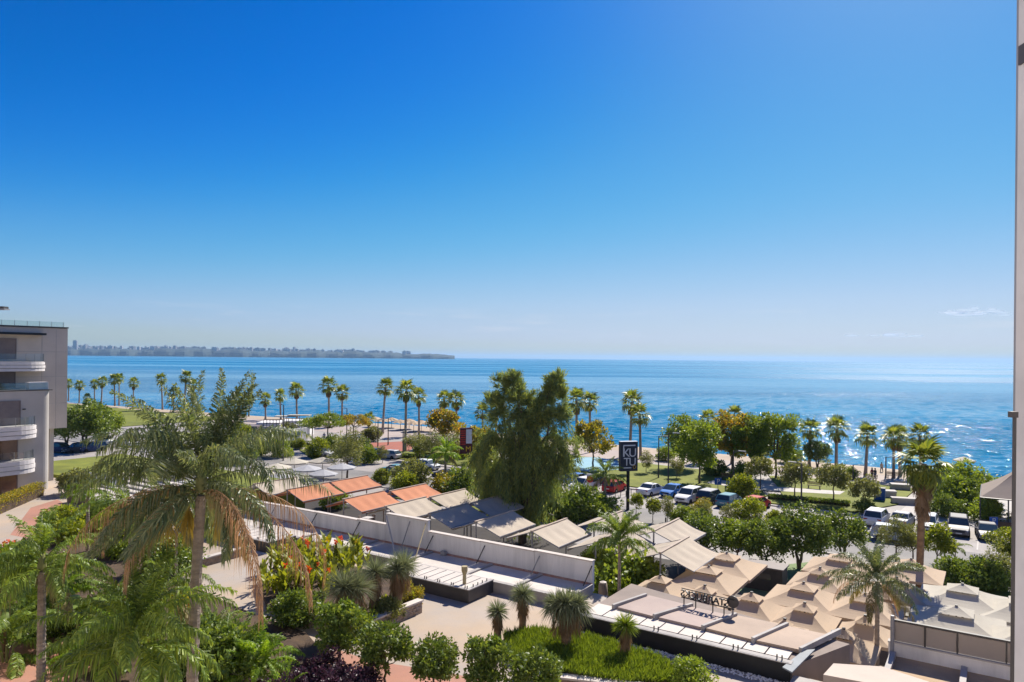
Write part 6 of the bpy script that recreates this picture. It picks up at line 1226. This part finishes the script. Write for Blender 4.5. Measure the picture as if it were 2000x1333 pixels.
for a in [(1305,953,846,'street lamp at the lawn edge right of the black sign'), (1432,968,881,'street lamp beside the green bin and parking sign'), (1286,935,852,'thin lamp on the lawn left of the park trees'), (553,905,791,'street lamp in front of the beach bar',-1), (787,893,838,'street lamp before the red court'), (758,870,817,'lamp at the corner of the red court',-1), (738,873,820,'lamp behind the red court'), (677,868,798,'lamp behind the flat topped trees',-1), (1730,933,893,'promenade lamp post right of the third palm'), (1666,938,908,'promenade lamp post left of the third palm'), (1565,995,905,'tall lamp among the small round park trees',-1), (755,945,912,'short lamp behind the orange awnings'), (197,880,815,'old style lamp right of the dark tree')]: lamp(*a)
def bollard_row(pts, label, grp, h=.55, r=.14, m='steel'):
    for i, (x, y) in enumerate(pts):
        p = G(x, y); o = MB().lathe([(r,0),(r,h*.8),(r*.9,h*.95),(r*.4,h)], 10).build('bollard', M[m], None, p); tag(o, label, 'bollard', grp)
bollard_row([(1876,1108),(1867,1116),(1858,1122)], 'short grey stone bollard beside the two little palms', 'bollards by the little palms', .75, .17); bollard_row([(1935,1112),(1928,1122),(1922,1128)], 'short grey stone bollard left of the right grass verge', 'bollards left of the right verge', .75, .17)
bollard_row([(1497,1018),(1532,1024),(1207,1000),(1340,1030),(1300,1026)], 'thin dark bollard along the kerb of the car park', 'kerb bollards', .8, .07, 'black')
for px, py, w_, d_, h, lb in [(1735,972,1.6,1.2,.9,'white stone block next to the blue bin'), (1758,957,2.2,1.3,.8,'pale stone bench block on the plaza'), (1772,985,3.4,.9,.75,'long pale planter bench on the plaza'), (1757,948,1.2,1.2,.7,'round edged stone block behind the bench block')]:
    o = empty('stone_bench', G(px, py, .012), ROT+.3, lb, 'bench'); MB().box(-w_/2, w_/2, -d_/2, d_/2, 0, h*.75).build('body', M['stone_block'], o); MB().box(-w_/2-.05, w_/2+.05, -d_/2-.05, d_/2+.05, h*.75, h).build('top', M['kerb'], o)
def bin_(px, py, m, lb, w_=.9, h=1.1):
    o = empty('litter_bin', G(px, py, .012), ROT, lb, 'bin'); MB().box(-w_/2, w_/2, -.35, .35, .06, h).build('body', m, o); MB().box(-w_/2-.03, w_/2+.03, -.38, .38, h, h+.08).build('lid', M['dark_metal'], o)
bin_(1718, 978, M['sign_blue'], 'blue recycling bin on the plaza', 1.2, 1.5); bin_(1424, 967, mat('bin_green', (.03,.16,.07), None, 2, .5), 'green bin at the foot of the street lamp')
def park_bench(px, py, lb, rz=0.0):
    o = empty('park_bench', G(px, py, LAWN_Z), ROT+rz, lb, 'bench')
    for k in range(4): MB().box(-.9, .9, -.25+k*.13, -.15+k*.13, .42, .46).build('slat', M['wood'], o)
    for k in range(3): MB().box(-.9, .9, .26, .29, .55+k*.13, .64+k*.13).build('slat', M['wood'], o)
    for x in (-.7, .7): MB().box(x-.03, x+.03, -.25, .3, 0, .42).build('leg', M['black'], o)
for a in [(1590,955,'park bench behind the second small round tree'), (1535,948,'park bench among the park trees'), (1420,938,'park bench beside the left park trees'), (1700,940,'bench on the promenade left of the lamp'), (1745,935,'bench on the promenade right of the lamp')]: park_bench(*a)
# ---------------------------------------------------------------- bicycles
def bike_proto(mc):
    o = empty('bicycle', (0,0,0)); ring = lambda x: [(x + .33*math.cos(a), 0, .35 + .33*math.sin(a)) for a in np.linspace(0, 2*PI, 17)]
    for x in (-.52, .52):
        w_ = MB().tube(ring(x), .022, 4, cap=False).build('wheel', M['tyre'], o); sp = MB(); [sp.tube([(x,0,.35), (x+.31*math.cos(a), 0, .35+.31*math.sin(a))], .006, 3) for a in np.linspace(0, 5.5, 8)]; s_ = sp.build('spokes', M['steel'], w_); s_['kind'] = 'stuff'
    f = MB(); A = (-.52,0,.35); B = (-.05,0,.32); C = (-.18,0,.82); D = (.38,0,.85)
    for a, b in ((A,B),(A,C),(B,C),(B,D),(C,D),(D,(.52,0,.35))): f.tube([a, b], .022, 5)
    f.build('frame', mc, o); MB().tube([(.36,-.26,1.0), (.4,0,.98), (.36,.26,1.0)], .016, 5).build('handlebar', M['black'], o); MB().hexa([(-.32,-.09,.88),(-.06,-.04,.88),(-.06,.04,.88),(-.32,.09,.88)], [(-.3,-.08,.94),(-.08,-.03,.92),(-.08,.03,.92),(-.3,.08,.94)]).build('saddle', M['black'], o); return o
bpy.context.view_layer.update()
BP = [bike_proto(M['dark_metal']), bike_proto(mat('bike_orange', (.55,.16,.04), None, 1, .4))]; bpy.context.view_layer.update(); used = [False, False]
for i in range(20):
    k = 0 if i % 4 else 1; b = BP[k] if not used[k] else copy_tree(BP[k]); used[k] = True; p = W(-18.6 + .34*i, 78.9 + .05*math.sin(i*3), .006); b.location = p; b.rotation_euler = (.08*math.sin(i*2), 0, HV + .12*math.sin(i*5)); tag(b, 'dark bicycle standing in the long bicycle rack' if k == 0 else 'orange framed bicycle standing in the long bicycle rack', 'bicycle', 'bicycles in the rack')
rk = empty('bicycle_rack', W(-19, 79.5, 0), ROT, 'low grey rail of the bicycle rack', 'rack'); MB().tube([(0,0,.45), (7.2,0,.45)], .03, 6).build('rail', M['steel'], rk)
for x in np.arange(0, 7.3, 1.2): MB().tube([(x,0,0), (x,0,.45)], .025, 5).build('post', M['steel'], rk)
def chain(a, b, lb):
    o = empty('chain_fence', (0,0,0), 0, lb, 'fence'); n = 9
    for i in range(n): p = a + (b-a)*i/(n-1); MB().tube([p, p+Vector((0,0,.75))], .04, 6).build('post', M['black'], o)
    for z in (.35, .7): MB().tube([a+Vector((0,0,z)), b+Vector((0,0,z))], .015, 4).build('rail', M['dark_metal'], o)
chain(G(1395,1022), G(1545,1040), 'low dark rail fence along the street trees'); chain(G(1180,980), G(1262,962), 'low dark rail fence at the foot of the black sign')
# ---------------------------------------------------------------- people on the promenade
def person(p, rz, shirt, trous, label, stride=.25, skin=(.42,.27,.19)):
    o = empty('person', p, rz, label, 'person'); s = stride
    J = dict(pel=(0,0,.93), wai=(0,0,1.08), che=(0,.01,1.34), nec=(0,0,1.47), hea=(0,.02,1.60), top=(0,.02,1.70), sl=(-.19,0,1.40), el=(-.24,s*.35,1.14), hl=(-.23,s*.75,.90), sr=(.19,0,1.40), er=(.24,-s*.3,1.14), hr=(.23,-s*.4,.88), ll=(-.09,0,.88), kl=(-.10,-s*.35,.50), al=(-.10,-s,.09), fl=(-.10,-s+.16,.03), lr=(.09,0,.88), kr=(.10,s*.6,.50), ar=(.10,s*.8,.09), fr=(.10,s*.8+.17,.03))
    Rd = dict(pel=.13, wai=.115, che=.135, nec=.055, hea=.095, top=.07, sl=.06, el=.045, hl=.035, sr=.06, er=.045, hr=.035, ll=.085, kl=.06, al=.042, fl=.04, lr=.085, kr=.06, ar=.042, fr=.04)
    E_ = [('pel','wai'),('wai','che'),('che','nec'),('nec','hea'),('hea','top'),('che','sl'),('sl','el'),('el','hl'),('che','sr'),('sr','er'),('er','hr'),('pel','ll'),('ll','kl'),('kl','al'),('al','fl'),('pel','lr'),('lr','kr'),('kr','ar'),('ar','fr')]
    def sk(nm, keep, grow, m):
        ks = [k for k in J if k in keep]; ed = [(ks.index(a), ks.index(b)) for a, b in E_ if a in keep and b in keep]; me = bpy.data.meshes.new(nm); me.from_pydata([J[k] for k in ks], ed, []); me.materials.append(m); ob = link(nm, me, None, o); md = ob.modifiers.new('skin', 'SKIN'); md.use_smooth_shade = True
        if not me.skin_vertices: bpy.context.view_layer.objects.active = ob
        for i, k in enumerate(ks): me.skin_vertices[0].data[i].radius = (Rd[k]+grow, Rd[k]+grow)
        me.skin_vertices[0].data[0].use_root = True; ob.modifiers.new('sub', 'SUBSURF').levels = 1; return ob
    sk('body', set(J), 0, mat('skin', skin, None, 3, .6) if 'skin' not in bpy.data.materials else bpy.data.materials['skin'])
    sk('shirt', {'wai','che','sl','el','sr','er','pel'}, .016, shirt); sk('trousers', {'pel','ll','kl','al','lr','kr','ar'}, .014, trous)
    hr = MB(); hr.smooth = True; hr.lathe([(.02,1.735),(.075,1.72),(.105,1.66),(.105,1.60),(.09,1.55)], 10, (0,.0)); hr.build('hair', M['black'], o)
CL = {k: mat('cloth_' + k, c, None, 3, .85) for k, c in dict(red=(.35,.05,.05), blue=(.04,.10,.32), black=(.03,.03,.035), white=(.6,.6,.58), grey=(.2,.2,.22), denim=(.06,.09,.17)).items()}
for px, py, z, rz, a, b, lb in [(1703,937,.008,.6,'red','black','person in a red shirt walking on the promenade'), (1709,938,.008,.6,'black','denim','person in black walking beside the one in red'), (1722,925,-.2,2.2,'white','grey','person in white standing at the water by the lamp'), (1314,890,.0,1.0,'black','black','person in black on the beach right of the black sign'), (1338,889,.0,-.8,'blue','grey','person in blue on the beach behind the park trees'), (633,862,.008,.4,'blue','denim','person in a blue shirt near the white wall sign'), (690,868,.008,.4,'black','black','person in black beside the flat topped trees'), (696,870,.008,-.4,'grey','black','person in grey beside the flat topped trees')]:
    p = G(px, py, z); person(p, rz, CL[a], CL[b], lb)
# ---------------------------------------------------------------- beach bar, wall sign, tent restaurant
def pxbox(name, x0, x1, yt, yb, depth, m, parent, z=0.0, rz=0.0):
    a, b = G(x0, yb, z), G(x1, yb, z); Y = (a.y+b.y)/2; h = HZ((x0+x1)/2, yt, Y) - z; c = (a+b)/2; w_ = (b-a).length
    return MB().box(-w_/2, w_/2, 0, depth, 0, h).build(name, m, parent, (c.x, c.y, z), math.atan2((b-a).y, (b-a).x)*.5 + rz)
def beach_bar():
    o = empty('beach_bar', (0,0,0), 0, 'white cube beach bar with dark roof rails left of the flat topped trees', 'building')
    for x0, x1, yt, yb, d, m in ((500,545,826,858,5,'white_wall'), (545,590,822,850,6,'white_wall'), (458,502,833,862,5,'shutter'), (512,530,834,860,.6,'stone_clad'), (575,605,830,852,4,'white_wall')): pxbox('wall', x0, x1, yt, yb, d, M[m], o)
    for x0, x1, yt in ((505,545,822), (548,592,818)): pxbox('roof', x0-2, x1+2, yt, yt+4, 6, M['dark_metal'], o, z=HZ(540, yt+4, 140)) if False else None
    for x0, x1, yb, Yd in ((515,552,820,140), (556,600,818,143)):
        a = GY(x0, yb, Yd); b = GY(x1, yb, Yd)
        for t in np.linspace(0, 1, 7): q = a + (b-a)*t; MB().tube([q-Vector((0,0,1.4)), q], .06, 5).build('rail_post', M['dark_metal'], o)
        for dz in (0, -.7): MB().tube([a+Vector((0,0,dz)), b+Vector((0,0,dz))], .07, 5).build('rail', M['dark_metal'], o)
    for x, y in ((560,822),(585,820)): q = GY(x, y-8, 146); pxb = MB().box(-2.2, 2.2, -1, 1, 0, .15).build('canopy', M['cream_cloth'], o, q); MB().tube([q, Vector((q.x, q.y, 0))], .06, 5).build('post', M['steel'], o)
    for x in (505, 535, 560, 580): w_ = pxbox('window', x, x+7, 838, 850, .1, M['win'], o); w_.location.y -= .15
beach_bar()
def wall_sign():
    a, b = G(561, 868), G(600, 862); c = (a+b)/2; Y = c.y; h = HZ(580, 838, Y); w_ = (b-a).length; o = empty('wall_sign', c, math.atan2((b-a).y, (b-a).x), 'free standing white wall with a blue emblem and blue letters', 'sign')
    MB().box(-w_/2, w_/2, 0, .5, 0, h).build('wall', M['white_wall'], o); MB().box(-w_/2-.9, -w_/2-.02, -.1, .6, 0, h*.92).build('side_pier', M['white_wall'], o); d = MB().lathe([(.05,-.03),(.5,-.03),(.5,.03),(.05,.03)], 16).build('emblem', M['sign_blue'], o, (.35, -.05, h*.66)); d.rotation_euler = (PI/2, 0, 0); MB().box(.28, .42, -.06, -.01, h*.36, h*.5).build('emblem_stem', M['sign_blue'], o)
    for i in range(9):
        if i != 3: x = -w_/2+.9+i*.33; MB().box(x, x+.24, -.05, -.01, h*.18, h*.31).build('letter', M['sign_blue'], o)
wall_sign()
def tent_restaurant():
    o = empty('tent_restaurant', (0,0,0), 0, 'taupe tent roofed restaurant at the right edge near the water', 'restaurant'); tm = mat('taupe_tent', (.33,.26,.21), (.29,.23,.19), .8, .85, transl=.1)
    u0, u1, v0, v1, ze, zr = -1.2, 13, 88.5, 98, 3.1, 6.0
    E1, E2, E3, E4 = W(u0,v0,ze), W(u1,v0,ze), W(u1,v1,ze), W(u0,v1,ze); R1, R2 = W(u0+3.6,(v0+v1)/2,zr), W(u1,(v0+v1)/2,zr)
    for q in ((R1,R2,E2,E1), (R2,R1,E4,E3), (R1,R1,E1,E4)): V, F = sheet(q, 10, 8, .22); mb = MB(); mb.smooth = True; mb.add(V, F); mb.build('canopy', tm, o)
    for u in np.arange(u0, u1, 2.4): MB().tube([W(u,v0+.05,0), W(u,v0+.05,ze)], .07, 6).build('post', M['dark_metal'], o)
    MB().tube([W(u0,v0,ze-.03), W(u1,v0,ze-.03)], .07, 5).build('eave_beam', M['dark_metal'], o); MB().tube([W(u0,v0,ze-.03), W(u0,v1,ze-.03)], .07, 5).build('eave_beam', M['dark_metal'], o)
    ubox('low_wall', u0, u1, v0-.1, v0+.1, 0, .8, M['wood'], o); ubox('deck', u0, u1, v0+.15, v1, .015, .1, M['shutter'], o)
    k = 0
    for u in (.6, 3.0, 5.4):
        for v in (90, 92.6, 95.2):
            t = copy_tree(TP); t.location = W(u, v, .1); t.rotation_euler = (0, 0, ROT); tag(t, 'white table under the taupe tent roof', 'table', 'tables under the taupe tent')
            for a in (0, PI): c = copy_tree(CP); c.location = W(u + .75*math.cos(a), v, .1); c.rotation_euler = (0, 0, ROT + a - PI/2); tag(c, 'chair under the taupe tent roof', 'chair', 'chairs under the taupe tent')
tent_restaurant()
# planks, grill box and low shed on the green court behind the umbrellas
flat('green_court', [G(x, y) for x, y in ((1440,1150),(1520,1105),(1620,1095),(1640,1110),(1560,1165),(1460,1180))], .035, mat('green_turf', (.20,.26,.12), (.17,.23,.10), .8, .9), 'pale green artificial turf court between the trees', 'court')
o = empty('garden_shed', G(1500, 1150), ROT, 'low dark shed on the turf court behind the umbrellas', 'shed'); MB().box(-1.5, 1.2, -.8, .8, 0, 1.7).build('wall', M['dark_metal'], o); MB().box(-1.6, 1.3, -.9, .9, 1.7, 1.8).build('roof', M['shutter'], o); MB().box(-.9, .4, -.84, -.81, .9, 1.35).build('window', M['win'], o)
